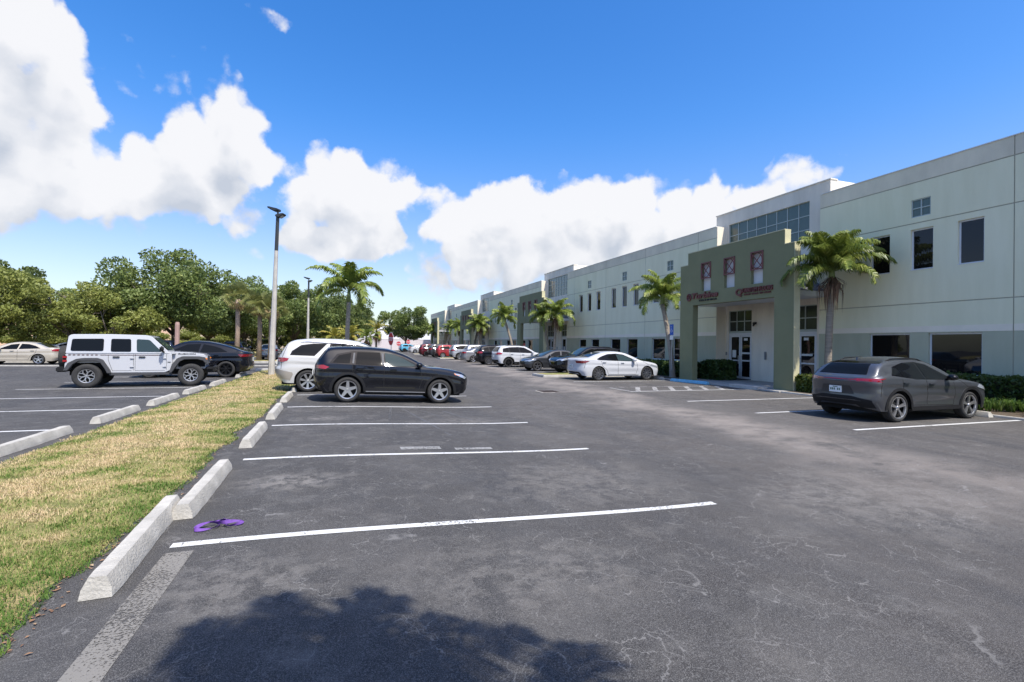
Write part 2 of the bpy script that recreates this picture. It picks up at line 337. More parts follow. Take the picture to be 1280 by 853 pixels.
# ------------------------------------------------------------ ground
def ground_strip(name, x0, x1, y0, y1, dz, m, nx=None, ny=1, kind='structure'):
    mb = MB(); nx = nx or max(1, int((x1-x0)/.25)); xs = [x0+(x1-x0)*i/nx for i in range(nx+1)]; ys = [y0+(y1-y0)*i/ny for i in range(ny+1)]
    vs = [(x, y, zg(x)+dz) for y in ys for x in xs]; fs = [(j*(nx+1)+i, j*(nx+1)+i+1, (j+1)*(nx+1)+i+1, (j+1)*(nx+1)+i) for j in range(ny) for i in range(nx)]
    mb.add(vs, fs); o = mb.build(name, m, smooth=True)
    if kind: tag(o, kind=kind)
    return o
mb = MB()
xs = [-1200, -300, -60]+[-20+i*.4 for i in range(120)]+[60, 300, 1200]
xs = sorted(set(xs)); ysl = [-400, -60, -10, 0, 10, 30, 60, 120, 300, 1500]
nx = len(xs)
mb.add([(x, y, zg(x)) for y in ysl for x in xs], [(j*nx+i, j*nx+i+1, (j+1)*nx+i+1, (j+1)*nx+i) for j in range(len(ysl)-1) for i in range(nx-1)])
tag(mb.build('ground', M_ASPH, smooth=True), kind='structure')

for yy in (4.78, 7.95, 11.0, 14.0, 17.1, 20.2, 23.3, 26.4): ground_strip('road_marking', -1.3, 4.2, yy-.05, yy+.05, .004, M_PAINT)
for yy in (7.58, 10.22, 12.95, 16.2, 26.6, 29.3, 32.0, 34.7, 37.4): ground_strip('road_marking', 10.3, 16.0, yy-.05, yy+.05, .004, M_PAINT)
for yy in (5.2, 8.3, 11.4, 14.45, 17.45, 20.5, 23.5, 26.5): ground_strip('road_marking', -10.0, -4.75, yy-.05, yy+.05, .004, M_PAINT)
for yy in range(44, 100, 5): ground_strip('road_marking', 10.3, 15.8, yy-.05, yy+.05, .004, M_PAINT)
ground_strip('road_marking', .95, 1.62, 8.28, 8.5, .004, M_FADED); ground_strip('road_marking', 1.85, 2.5, 8.2, 8.36, .004, M_FADED)
def faint(p0, p1, w):
    mb = MB(); a, b_ = Vector(p0), Vector(p1); d = (b_-a).normalized(); n = Vector((-d.y, d.x))*w/2; vs = []
    for i in range(9):
        q = a.lerp(b_, i/8)
        for sg in (1, -1): vs.append((q.x+n.x*sg, q.y+n.y*sg, zg(q.x)+.003))
    mb.add(vs, [(2*i, 2*i+1, 2*i+3, 2*i+2) for i in range(8)]); tag(mb.build('road_marking', M_FAINT), kind='structure')
for p in (((1.3, 13.9), (1.05, 11.4), .06), ((1.55, 13.9), (2.05, 9.6), .06), ((2.6, 13.2), (3.0, 11.6), .07), ((1.9, 13.8), (2.3, 12.2), .05)): faint(*p)
ground_strip('road_marking', -1.30, -1.10, 1.2, 4.62, .004, M_DUSTY)
# hatched access aisle
ground_strip('road_marking', 10.3, 15.9, 17.9, 18.01, .004, M_HATCH); ground_strip('road_marking', 10.3, 15.9, 21.0, 21.1, .004, M_PAINT)
ground_strip('road_marking', 10.3, 10.42, 16.3, 17.85, .004, M_HATCH)
mb = MB()
for k in range(6):
    x0 = 10.6+k*.8
    mb.add([(x0, 16.3, zg(x0)+.004), (x0+.22, 16.3, zg(x0+.22)+.004), (x0+1.2, 17.85, zg(x0+1.2)+.004), (x0+.98, 17.85, zg(x0+.98)+.004)], [(0, 1, 2, 3)])
tag(mb.build('road_marking', M_HATCH), kind='structure')

# grass median
def grass_ground():
    m = bpy.data.materials.new('turf'); m.use_nodes = True; nt = m.node_tree; b = nt.nodes['Principled BSDF']; L = nt.links.new
    tcn = nn(nt, 'ShaderNodeTexCoord'); b.inputs['Roughness'].default_value = .95; b.inputs['Specular IOR Level'].default_value = .1
    n = nn(nt, 'ShaderNodeTexNoise', i_Scale=.9, i_Detail=6, i_Roughness=.65); L(tcn.outputs['Object'], n.inputs['Vector'])
    n2 = nn(nt, 'ShaderNodeTexNoise', i_Scale=45, i_Detail=5, i_Roughness=.7); L(tcn.outputs['Object'], n2.inputs['Vector'])
    ad = nn(nt, 'ShaderNodeMath', operation='MULTIPLY_ADD'); L(n2.outputs['Fac'], ad.inputs[0]); ad.inputs[1].default_value = .45; L(n.outputs['Fac'], ad.inputs[2])
    cr = nn(nt, 'ShaderNodeValToRGB'); L(ad.outputs[0], cr.inputs[0]); e = cr.color_ramp.elements
    e[0].position = .55; e[0].color = (.10, .13, .035, 1); e[1].position = .85; e[1].color = (.40, .31, .15, 1); x = e.new(.7); x.color = (.25, .23, .09, 1)
    L(cr.outputs[0], b.inputs['Base Color'])
    bp = nn(nt, 'ShaderNodeBump', i_Strength=.8, i_Distance=.03); L(n2.outputs['Fac'], bp.inputs['Height']); L(bp.outputs[0], b.inputs['Normal'])
    return m
M_TURF = grass_ground()
rng_ = random.Random(4)
def wav(y, s, a): return a*noise.noise(Vector((y*1.3, s, 0)))+a*.6*noise.noise(Vector((y*4.3, s+5, 0)))
GL, GR = -4.28, -1.76
def edgeR(y): return GR+wav(y, 1.7, .12)
def edgeL(y): return GL+wav(y, 8.1, .10)
GEND = 31.0
mb = MB(); ys = [-12+i*.12 for i in range(int((GEND+12)/.12)+1)]; nxx = 10; vs = []
for y in ys:
    a, b_ = edgeL(y), edgeR(y)
    for i in range(nxx+1):
        t = i/nxx; x = a+(b_-a)*t; vs.append((x, y, zg(x)+.004+.05*math.sin(math.pi*t)**.6+.012*noise.noise(Vector((x*2, y*2, 3)))))
mb.add(vs, [(j*(nxx+1)+i, j*(nxx+1)+i+1, (j+1)*(nxx+1)+i+1, (j+1)*(nxx+1)+i) for j in range(len(ys)-1) for i in range(nxx)])
tag(mb.build('turf_strip', M_TURF, smooth=True), kind='structure')

def blades(name, regions, seed, m, label):
    r = np.random.default_rng(seed); P = []; 
    V = []; n_tot = 0
    for (x0, x1, y0, y1, dens, hgt, wid) in regions:
        n = int((x1-x0)*(y1-y0)*dens); x = r.uniform(x0, x1, n); y = r.uniform(y0, y1, n)
        # clumping
        keep = np.array([noise.noise(Vector((float(a)*5, float(b_)*5, 1))) + r.uniform(-.6, .6) > -.35 for a, b_ in zip(x, y)]); x = x[keep]; y = y[keep]
        lim = np.array([(edgeL(float(b_))-.05 < a < edgeR(float(b_))+.06) for a, b_ in zip(x, y)]) if name == 'grass' else np.ones(len(x), bool)
        x = x[lim]; y = y[lim]; n = len(x)
        if name == 'grass': t = np.clip((x-GL)/(GR-GL), 0, 1); z = .002+.05*np.sin(np.pi*t)**.6
        else: z = np.full(n, .0)
        base = np.stack([x, y, z], 1); a = r.uniform(0, 2*np.pi, n); lean = r.uniform(.3, 1.6, n); h = hgt*r.uniform(.5, 1.25, n)
        d = np.stack([np.cos(a)*np.sin(lean), np.sin(a)*np.sin(lean), np.cos(lean)*.9+.12], 1); s = np.stack([-np.sin(a), np.cos(a), np.zeros(n)], 1)*wid*r.uniform(.6, 1.3, n)[:, None]
        mid = base+d*h[:, None]*.55+np.array([0, 0, 1])*h[:, None]*.12; tip = base+d*h[:, None]
        V.append(np.stack([base-s*.5, base+s*.5, mid+s*.4, mid-s*.4, tip], 1)); n_tot += n
    V = np.concatenate(V).reshape(-1, 3); me = bpy.data.meshes.new(name); nb = n_tot
    me.vertices.add(nb*5); me.vertices.foreach_set('co', V.ravel())
    i = np.arange(nb)[:, None]*5; loops = np.concatenate([i+np.array([0, 1, 2, 3]), i+np.array([3, 2, 4])], 1).ravel()
    me.loops.add(nb*7); me.loops.foreach_set('vertex_index', loops.astype(np.int32))
    me.polygons.add(nb*2); ls = np.stack([np.arange(nb)*7, np.arange(nb)*7+4], 1).ravel(); me.polygons.foreach_set('loop_start', ls.astype(np.int32))
    me.update(calc_edges=True); me.validate(); me.materials.append(m)
    o = bpy.data.objects.new(name, me); COL.objects.link(o); return tag(o, label, 'grass', kind='stuff')
def blade_mat():
    m = bpy.data.materials.new('grass_blades'); m.use_nodes = True; nt = m.node_tree; b = nt.nodes['Principled BSDF']; L = nt.links.new
    tcn = nn(nt, 'ShaderNodeTexCoord'); ge = nn(nt, 'ShaderNodeNewGeometry'); b.inputs['Roughness'].default_value = .6; b.inputs['Specular IOR Level'].default_value = .2
    n = nn(nt, 'ShaderNodeTexNoise', i_Scale=1.25, i_Detail=7, i_Roughness=.7); L(tcn.outputs['Object'], n.inputs['Vector'])
    sx = nn(nt, 'ShaderNodeSeparateXYZ'); L(tcn.outputs['Object'], sx.inputs[0])
    ad = nn(nt, 'ShaderNodeMath', operation='MULTIPLY_ADD'); L(ge.outputs['Random Per Island'], ad.inputs[0]); ad.inputs[1].default_value = .22; n9 = nn(nt, 'ShaderNodeMath', operation='MULTIPLY_ADD'); L(n.outputs['Fac'], n9.inputs[0]); n9.inputs[1].default_value = 1.7; n9.inputs[2].default_value = -.33; L(n9.outputs[0], ad.inputs[2])
    # nearer the frame edge the turf is greener than the dry middle
    mr = nn(nt, 'ShaderNodeMapRange'); L(sx.outputs['Y'], mr.inputs['Value']); mr.inputs['From Min'].default_value = 3; mr.inputs['From Max'].default_value = 8; mr.inputs['To Min'].default_value = -.20; mr.inputs['To Max'].default_value = .045
    ce = nn(nt, 'ShaderNodeMath', operation='ADD'); L(sx.outputs['X'], ce.inputs[0]); ce.inputs[1].default_value = 3.1
    ab = nn(nt, 'ShaderNodeMath', operation='ABSOLUTE'); L(ce.outputs[0], ab.inputs[0])
    m2 = nn(nt, 'ShaderNodeMath', operation='MULTIPLY_ADD'); L(ab.outputs[0], m2.inputs[0]); m2.inputs[1].default_value = -.19; L(mr.outputs[0], m2.inputs[2])
    a2 = nn(nt, 'ShaderNodeMath', operation='ADD'); L(ad.outputs[0], a2.inputs[0]); L(m2.outputs[0], a2.inputs[1])
    cr = nn(nt, 'ShaderNodeValToRGB'); L(a2.outputs[0], cr.inputs[0]); e = cr.color_ramp.elements
    e[0].position = .32; e[0].color = (.10, .175, .03, 1); e[1].position = .66; e[1].color = (.60, .46, .27, 1)
    for p, c in ((.42, (.22, .27, .065)), (.50, (.42, .36, .16))): x = e.new(p); x.color = (*c, 1)
    L(cr.outputs[0], b.inputs['Base Color'])
    tr = nn(nt, 'ShaderNodeBsdfTranslucent'); L(cr.outputs[0], tr.inputs['Color']); mx = nn(nt, 'ShaderNodeMixShader', i_0=.3); L(b.outputs[0], mx.inputs[1]); L(tr.outputs[0], mx.inputs[2])
    L(mx.outputs[0], nt.nodes['Material Output'].inputs['Surface']); return m
M_BLADE = blade_mat()
blades('grass', [(GL-.1, GR+.1, 1.5, 5.5, 9000, .036, .005), (GL-.1, GR+.1, 5.5, 10, 4500, .040, .007), (GL-.1, GR+.1, 10, 18, 1800, .045, .010), (GL-.1, GR+.1, 18, GEND, 800, .055, .015)], 5, M_BLADE, 'patchy green and straw coloured grass on the strip between the two parking rows')

# far lawn and kerbs at the end of the strip
def slab(name, x0, x1, y0, y1, dz, hgt, m, bev=.02, kind='structure', label=None, cat=None):
    mb = MB(); z = zg((x0+x1)/2); mb.box(x0, x1, y0, y1, z+dz, z+dz+hgt, bev=bev); o = mb.build(name, m, smooth=True, angle=40); return tag(o, label, cat, kind=kind)
slab('kerb', GL-.3, GR+.5, GEND, GEND+.35, -.1, .24, M_KERB)
slab('kerb', -46, 2.2, 42.0, 42.35, -.1, .25, M_KERB); slab('lawn', -46, 2.2, 42.355, 47.0, -.05, .14, M_TURF)
slab('kerb', -46, 2.2, 37.0, 37.2, -.1, .16, M_KERB)
slab('far_lawn', -110, -4, 58, 150, -.05, .10, M_TURF)
# islands along the building row, beds and sidewalk
def island(x0, x1, y0, y1):
    mb = MB(); z = zg(11); mb.box(x0, x1, y0, y1, z-.15, z+.12, bev=.03); o = mb.build('traffic_island', M_KERB, smooth=True, angle=40); tag(o, kind='structure')
    mb = MB(); mb.box(x0+.2, x1, y0+.2, y1-.2, z-.1, z+.14); tag(mb.build('island_lawn', M_TURF), kind='structure')
island(10.1, 16.1, 24.2, 25.9); island(10.3, 16.1, 54.4, 56.0); island(10.3, 16.1, 75.5, 77)
BAYS = [16.8+22.4*k for k in range(4)]; SB = 1.1333; BW = [b*SB for b in BAYS]  # SB: building, signs and entrance beds scaled up about the camera position
M_SOIL = mat('mulch', (.09, .065, .04), .95, var=.4, vscale=30, bump=.8, bscale=60)
edges = [-8]+[e for yb in BW for e in (yb-4.25, yb+2.6)]+[114.5]
for i in range(0, len(edges), 2):
    a, b_ = edges[i], edges[i+1]
    mb = MB(); mb.box(16.1, 16.25, a, b_, -.2, .05, bev=.02); tag(mb.build('kerb', M_KERB, smooth=True, angle=40), kind='structure')
    mb = MB(); mb.box(16.252, 19.45, a, b_, -.1, .045); tag(mb.build('planting_bed', M_SOIL), kind='structure')
for yb in BW:
    mb = MB(); mb.box(16.04, 20.1, yb-4.24, yb+2.59, -.1, .045, bev=.01); tag(mb.build('sidewalk', M_SIDE), kind='structure')
mb = MB(); mb.box(16.0, 16.55, 15.8, 17.4, -.1, .13, bev=.02); tag(mb.build('kerb', M_CONC, smooth=True, angle=40), kind='structure')

# ------------------------------------------------------------ the office building
XW = 17.18; XR = 17.75; ZT = 7.577
M_W_MAIN = mat('pale_sage_stucco', (.76, .71, .48), .9, col2=(.84, .79, .56), vscale=1.4, stretch=(1, 1.1, .22), bump=.25, bscale=90)
M_W_LOW = mat('grey_green_stucco', (.44, .43, .30), .9, col2=(.50, .49, .35), vscale=1.8, stretch=(1, 1.2, .3), bump=.25, bscale=90)
M_W_BAND = mat('cream_band_stucco', (.86, .76, .60), .9, var=.05, vscale=1.2, bump=.2, bscale=90)
M_W_TOP = mat('weathered_parapet_stucco', (.74, .655, .49), .9, var=.12, vscale=1.5, bump=.25, stretch=(1, .6, .25))
M_GROOVE = mat('dark_joint_stucco', (.44, .40, .29), .9)  # darker tone of the recessed wall joints
M_TOWER = mat('off_white_stucco', (.84, .76, .63), .9, col2=(.68, .61, .50), vscale=1.1, bump=.2, stretch=(1, 1.5, .35))
M_PORT = mat('olive_stucco', (.205, .205, .108), .9, var=.06, vscale=1.5, bump=.25, bscale=90)
M_PCAP = mat('pale_cap_sunlit_side_stucco', (.52, .48, .30), .9, var=.08, vscale=3)  # pale caps; on the side faces this tone stands for sun on olive
M_FRAME = mat('white_aluminium_frame', (.66, .66, .66), .4, var=.03)
M_FRAMEG = mat('pale_green_mullion', (.42, .46, .42), .5)
M_DARKF = mat('bronze_frame', (.03, .03, .028), .4)
M_PANEG = mat('green_panel', (.075, .11, .085), .22, var=.12, vscale=1.5, coat=.4)
M_LATT = mat('rust_red_lattice', (.16, .045, .04), .5)
M_NICHE = mat('white_niche', (.62, .60, .57), .8, var=.03)
M_ROOFT = mat('slate_shingle', (.10, .10, .11), .8, var=.3, vscale=14, bump=.4)
M_LETTER = mat('dark_red_letters', (.13, .028, .025), .35)
M_BLACK = mat('matt_black', (.015, .015, .015), .5)
M_CHROME = mat('brushed_steel', (.6, .6, .6), .3, metal=1)
M_PAPER = mat('white_paper', (.7, .7, .68), .8)
def glassmat(name, col, rough=.03, spec=.5, coat=0):
    m = mat(name, col, rough, spec=spec, coat=coat); m.node_tree.nodes['Principled BSDF'].inputs['IOR'].default_value = 1.55
    nt = m.node_tree; b = nt.nodes['Principled BSDF']; tcn = nn(nt, 'ShaderNodeTexCoord'); n = nn(nt, 'ShaderNodeTexNoise', i_Scale=1.3, i_Detail=1); nt.links.new(tcn.outputs['Object'], n.inputs['Vector'])
    bp = nn(nt, 'ShaderNodeBump', i_Strength=.05, i_Distance=.05); nt.links.new(n.outputs['Fac'], bp.inputs['Height']); nt.links.new(bp.outputs[0], b.inputs['Normal'])
    return m
M_PANE = glassmat('dark_window_glass', (.009, .008, .008), .02, .36)

bld = empty('office_building', (19.47, 45.332, 0), 0, 'long two storey pale sage green office building with olive entrance porticos', 'building'); bld.scale = (SB, SB, SB)
BO = Vector((-17.18, -40, -.2))
def bb(mb, name, mats, parent=None, **kw):
    mb.v = [tuple(Vector(v)+BO) for v in mb.v]; return mb.build(name, mats, parent or bld, **kw)

Zs = [.1, 2.28, 2.468, 3.17, 3.20, 5.73, 5.76, 7.03, 7.06, ZT]
ROWMAT = [1, 2, 0, 4, 0, 4, 0, 4, 3]   # material per z row
ROWD = [0, -.006, 0, .012, 0, .012, 0, .012, 0]
def wall_cells(mb, y0, y1, holes, joints):
    ysb = {y0, y1}
    for (a, b_, c, d) in holes: ysb |= {a, b_}
    for j in joints: ysb |= {j-.012, j+.012}
    ysb = sorted(ysb); zsb = sorted(set(Zs) | {q for h in holes for q in h[2:]})
    def cell(i, j):
        if i < 0 or j < 0 or i >= len(ysb)-1 or j >= len(zsb)-1: return None
        yc = (ysb[i]+ysb[i+1])/2; zc = (zsb[j]+zsb[j+1])/2
        for (a, b_, c, d) in holes:
            if a < yc < b_ and c < zc < d: return (.13, -1)
        r = max(k for k in range(len(Zs)-1) if Zs[k] < zc)
        dd, mm = ROWD[r], ROWMAT[r]
        if any(abs(yc-q) < .012 for q in joints): dd, mm = .012, 4
        return (dd, mm)
    for i in range(len(ysb)-1):
        for j in range(len(zsb)-1):
            c = cell(i, j); a, b_, z0, z1 = ysb[i], ysb[i+1], zsb[j], zsb[j+1]; x = XW+c[0]
            if c[1] >= 0:
                mb.m = c[1]; mb.quad((x, a, z0), (x, a, z1), (x, b_, z1), (x, b_, z0))
            for di, dj, e in ((1, 0, 0), (0, 1, 1)):
                c2 = cell(i+di, j+dj)
                if c2 is None or abs(c2[0]-c[0]) < 1e-6: continue
                mb.m = max(c[1], c2[1]) if min(c[1], c2[1]) >= 0 else (c[1] if c2[1] < 0 else c2[1])
                x2 = XW+c2[0]
                if e == 0: mb.quad((x, b_, z0), (x2, b_, z0), (x2, b_, z1), (x, b_, z1))
                else: mb.quad((x, a, z1), (x2, a, z1), (x2, b_, z1), (x, b_, z1))

wins = []   # (y0,y1,z0,z1,kind)
def gap_windows(s):
    for a, b_ in ((33.07, 34.23), (31.1, 32.28), (28.29, 29.52), (26.3, 27.5), (23.56, 24.8), (21.62, 22.86)): wins.append((a+s, b_+s, .98, 2.2, 'g'))
    for c in (34.0, 32.65, 31.3, 29.2, 27.87, 26.55, 24.5, 23.18, 21.85): wins.append((c-.3+s, c+.3+s, 4.24, 5.58, 'u'))
    for c in (32.65, 27.87, 23.18): wins.append((c-.28+s, c+.28+s, 5.93, 6.5, 'v'))
for k in range(3): gap_windows(22.4*k)
for a, b_ in ((10.87, 12.15), (8.97, 10.33), (6.2, 7.5), (4.3, 5.6)): wins.append((a, b_, .98, 2.25, 'g'))
for c in (11.82, 10.545, 9.26, 7.1, 5.8, 4.5): wins.append((c-.32, c+.32, 4.25, 5.55, 'u'))
for c in (10.58, 5.8): wins.append((c-.28, c+.28, 5.93, 6.5, 'v'))
s = 22.4*3
for a, b_ in ((21.62, 22.86), (23.56, 24.8), (28.29, 29.52), (31.1, 32.28)): wins.append((a+s, b_+s, .98, 2.2, 'g'))
for c in (21.85, 23.18, 24.5, 29.2, 31.0): wins.append((c-.3+s, c+.3+s, 4.24, 5.58, 'u'))
segs = [(-6, 14.06)]+[(19.54+22.4*k, 36.46+22.4*k) for k in range(3)]+[(19.54+67.2, 101.4)]
mb = MB()
for (a, b_) in segs:
    hs = [w[:4] for w in wins if a < w[0] < b_]
    js = [j for j in [8.28, 3.5, -1.2]+[q+22.4*k for k in range(4) for q in (20.9, 25.55, 30.25, 35.1)] if a+.2 < j < b_-.2]
    wall_cells(mb, a, b_, hs, js)
    # returns at the segment ends and parapet top
    mb.m = 2
    for e in (a, b_): mb.quad((XW, e, .1), (XW, e, ZT), (XR+.31, e, ZT), (XR+.31, e, .1))
    mb.m = 3; mb.quad((XW, a, ZT), (XW, b_, ZT), (XW+.3, b_, ZT), (XW+.3, a, ZT)); mb.quad((XW+.3, a, ZT), (XW+.3, b_, ZT), (XW+.3, b_, 7), (XW+.3, a, 7))
bb(mb, 'wall', [M_W_MAIN, M_W_LOW, M_W_BAND, M_W_TOP, M_GROOVE])
mb = MB(); mb.box(XR+.32, 62, -6, 101.38, 6.9, 7.1); bb(mb, 'roof', mat('roof_membrane', (.5, .5, .48), .8, var=.1))
mb = MB(); mb.box(XR+.315, 62, -6.005, -5.9, .1, ZT); mb.box(XR+.315, 62, 101.3, 101.405, .1, ZT); mb.box(61.9, 62.02, -5.9, 101.3, .1, ZT-.01); bb(mb, 'side_wall', M_W_MAIN)
mb = MB(); mb.box(XW-.02, XW+.32, -6, 14.0, ZT+.002, ZT+.03)
for k in range(3): mb.box(XW-.02, XW+.32, 19.6+22.4*k, 36.4+22.4*k, ZT+.002, ZT+.03)
mb.box(XW-.02, XW+.32, 86.8, 101.4, ZT+.002, ZT+.03); bb(mb, 'coping', mat('white_coping', (.7, .7, .68), .5, var=.08))

for (a, b_, c, d, kd) in wins:
    if kd == 'v':
        mb = MB(); x = XW+.025
        for q in (a, (a+b_)/2-.018, b_-.03): mb.box(x-.005, x+.1, q, q+.034, c, d)
        for q in (c, (c+d)/2-.016, d-.03): mb.box(x-.007, x+.099, a, b_, q, q+.032)
        f = bb(mb, 'vent_window', M_FRAMEG)
        mb = MB(); mb.box(x+.02, x+.04, a+.01, b_-.01, c+.01, d-.01); bb(mb, 'pane', M_PANEG, f); continue
    t = .045; x = XW+.06
    mb = MB(); mb.box(x, x+.06, a, a+t, c, d, bev=.005); mb.box(x, x+.06, b_-t, b_, c, d, bev=.005); mb.box(x+.002, x+.058, a+t, b_-t, c, c+t); mb.box(x+.002, x+.058, a+t, b_-t, d-t, d)
    if kd == 'u' or a < 13: mb.box(XW-.012, XW+.06, a-.0, b_+.0, c-.002, c+.02)
    f = bb(mb, 'window', M_FRAME)
    mb = MB(); mb.box(x+.025, x+.04, a+t-.005, b_-t+.005, c+t-.005, d-t+.005); bb(mb, 'pane', M_PANE, f)

def text_mesh(txt, size, depth, M, bold=0, shear=0, spacing=1.0):
    cu = bpy.data.curves.new('t', 'FONT'); cu.body = txt; cu.size = size; cu.extrude = depth/2; cu.offset = bold; cu.shear = shear; cu.space_character = spacing; cu.resolution_u = 3
    ob = bpy.data.objects.new('t', cu); COL.objects.link(ob); dg = bpy.context.evaluated_depsgraph_get(); me = bpy.data.meshes.new_from_object(ob.evaluated_get(dg))
    vs = [v.co.copy() for v in me.vertices]; fs = [tuple(p.vertices) for p in me.polygons]
    w0 = min(v.x for v in vs); w1 = max(v.x for v in vs); vs = [Vector((v.x-w0, v.y, v.z)) for v in vs]
    bpy.data.objects.remove(ob); bpy.data.curves.remove(cu); bpy.data.meshes.remove(me)
    return vs, fs, w1-w0
# text facing -X: reading direction is -Y
def MWALL(x, y, z): return Matrix(((0, 0, -1, x), (-1, 0, 0, y), (0, 1, 0, z), (0, 0, 0, 1)))
def fit_text(mb, txt, y_left, y_right, z, x, size, depth=.05, bold=.004, shear=0):
    vs, fs, w = text_mesh(txt, size, depth, None, bold, shear); k = (y_left-y_right)/w
    mb.add([Vector((v.x*k, v.y, v.z)) for v in vs], fs, MWALL(x, y_left, z))

def entrance(yb, hero):
    s = yb-16.8
    # tower
    mb = MB(); y0, y1 = 14.1+s, 20.25+s; XB = XR+.3
    wy0, wy1, wz0, wz1 = 15.0+s, 19.4+s, 5.98, 7.68; d0 = (14.62+s, 16.3+s); d1 = (17.92+s, 19.36+s)
    hol = [(wy0, wy1, wz0, wz1), (d0[0], d0[1], .2, 3.48), (d1[0], d1[1], .2, 3.48)]
    ysb = sorted({y0, y1}|{h[i] for h in hol for i in (0, 1)}); zsb = sorted({.1, 8.27}|{h[i] for h in hol for i in (2, 3)})
    for i in range(len(ysb)-1):
        for j in range(len(zsb)-1):
            yc = (ysb[i]+ysb[i+1])/2; zc = (zsb[j]+zsb[j+1])/2
            if any(a < yc < b_ and c < zc < d for a, b_, c, d in hol): continue
            mb.box(XR, XB, ysb[i], ysb[i+1], zsb[j], zsb[j+1])
    mb.box(XB+.002, XB+4, y0+.0, y0+.25, 7.05, 8.268); mb.box(XB+.002, XB+4, y1-.25, y1, 7.05, 8.268); mb.box(XR-.03, XB+.05, y0-.03, y1+.03, 8.272, 8.31)
    tw = bb(mb, 'entrance_tower', M_TOWER)
    mb = MB(); x = XR+.06
    for i in range(9): q = wy0+(wy1-wy0)*i/8; mb.box(x, x+.05, q-.02, q+.02, wz0, wz1)
    for j in range(4): q = wz0+(wz1-wz0)*j/3; mb.box(x-.002, x+.048, wy0, wy1, q-.018, q+.018)
    f = bb(mb, 'lattice_window', M_FRAMEG, tw)
    mb = MB(); mb.box(x+.02, x+.04, wy0, wy1, wz0, wz1); bb(mb, 'window_panels', M_PANEG, tw)
    # doors with transoms
    for (a, b_) in (d0, d1):
        mb = MB(); t = .06; x = XR+.05; zt = 2.40; x1 = x+.06
        mb.box(x, x1, a, a+t, .2, zt); mb.box(x, x1, b_-t, b_, .2, zt); mb.box(x+.001, x1, a+t, b_-t, zt-t*1.4, zt); c = (a+b_)/2
        for (p, q) in ((a+t, c-.006), (c+.006, b_-t)):
            mb.box(x+.01, x1-.01, p+.004, p+.085, .26, zt-.09); mb.box(x+.01, x1-.01, q-.085, q-.004, .26, zt-.09); mb.box(x+.012, x1-.012, p+.08, q-.08, .26, .36); mb.box(x+.012, x1-.012, p+.08, q-.08, zt-.18, zt-.09); mb.box(x+.012, x1-.012, p+.08, q-.08, 1.08, 1.14)
        o = bb(mb, 'door_frame', M_FRAME, tw) if False else bb(mb, 'glass_door', M_FRAME)
        mb = MB(); mb.box(x+.025, x+.035, a+t, b_-t, .26, zt-.1); bb(mb, 'pane', M_PANE, o)
        mb = MB()
        for sg in (-1, 1): mb.tube([(x-.05, c+sg*.07, .95), (x-.05, c+sg*.07, 1.35)], .014, 8); mb.tube([(x-.05, c+sg*.07, 1.0), (x+.02, c+sg*.07, 1.0)], .01, 6); mb.tube([(x-.05, c+sg*.07, 1.3), (x+.02, c+sg*.07, 1.3)], .01, 6)
        bb(mb, 'door_handle', M_CHROME, o)
        for q in ((c+.28, c+.52, 1.25, 1.6), (c-.42, c-.2, 2.05, 2.16), (c-.6, c-.1, 1.42, 1.5)): mb = MB(); mb.box(x+.018, x+.022, *q); bb(mb, 'door_notice', M_PAPER, o)
        mb = MB(); z0, z1 = 2.46, 3.46
        mb.box(x, x1, a, b_, 2.402, z0)
        for i in range(4): q = a+.02+(b_-a-.04)*i/3; mb.box(x, x1, q-.018, q+.018, z0, z1)
        for q in (z0+.02, (z0+z1)/2, z1): mb.box(x+.001, x1, a, b_, q-.018, q+.018)
        o = bb(mb, 'transom_window', M_FRAMEG)
        mb = MB(); mb.box(x+.03, x+.04, a, b_, z0, z1); bb(mb, 'pane', M_DARKPANE, o)
    # small fittings on the door wall
    mb = MB(); mb.box(XR-.1, XR-.002, 17.62+s, 17.78+s, 2.78, 2.88, bev=.01); mb.tube([(XR-.08, 17.7+s, 2.8), (XR-.2, 17.62+s, 2.72)], .04, 8); bb(mb, 'security_light', M_BLACK, tw)
    mb = MB(); mb.box(XR-.06, XR-.002, 17.05+s, 17.15+s, 1.2, 1.55, bev=.01); mb.box(XR-.03, XR-.002, 19.42+s, 19.5+s, 1.35, 1.5); bb(mb, 'wall_box', mat('grey_plastic', (.25, .25, .25), .5), tw)
    mb = MB(); mb.box(XR-1.2, XR-.1, 17.9+s, 19.4+s, .2455, .262); bb(mb, 'door_mat', M_BLACK, tw)
    # canopy
    mb = MB(); e0, e1, ex = 13.75+s, 19.62+s, 15.04; zt = 3.66
    mb.box(ex, XW-.01, e0, 19.53+s, zt, zt+.2); mb.box(ex-.05, ex-.002, e0-.05, 19.53+s, zt+.04, zt+.2); mb.box(ex-.05, XW-.01, e0-.05, e0-.002, zt+.04, zt+.2)
    cn = bb(mb, 'canopy', M_FRAME)
    mb = MB(); a = (ex-.06, e0-.06, zt+.205); b_ = (ex-.06, e1-.15, zt+.205); c = (XR-.01, e1-.15, zt+.205); d = (XR-.01, e0-.06, zt+.205); r0 = (XR-.01, e0+1.6, 4.7); r1 = (XR-.01, e1-1.7, 4.7)
    mb.add([a, b_, c, d, r0, r1], [(0, 1, 5, 4), (1, 2, 5), (3, 0, 4), (0, 3, 2, 1)]); bb(mb, 'canopy_roof', M_ROOFT, cn)
    # portico slab
    mb = MB(); X0, X1 = 14.7, 14.98
    ysb = [13.0, 13.4, 13.81, 14.34, 14.9, 15.74, 16.3, 17.09, 17.65, 18.19, 18.54, 19.05]; zsb = [.1, 3.56, 4.13, 5.3, 5.37, 5.89]
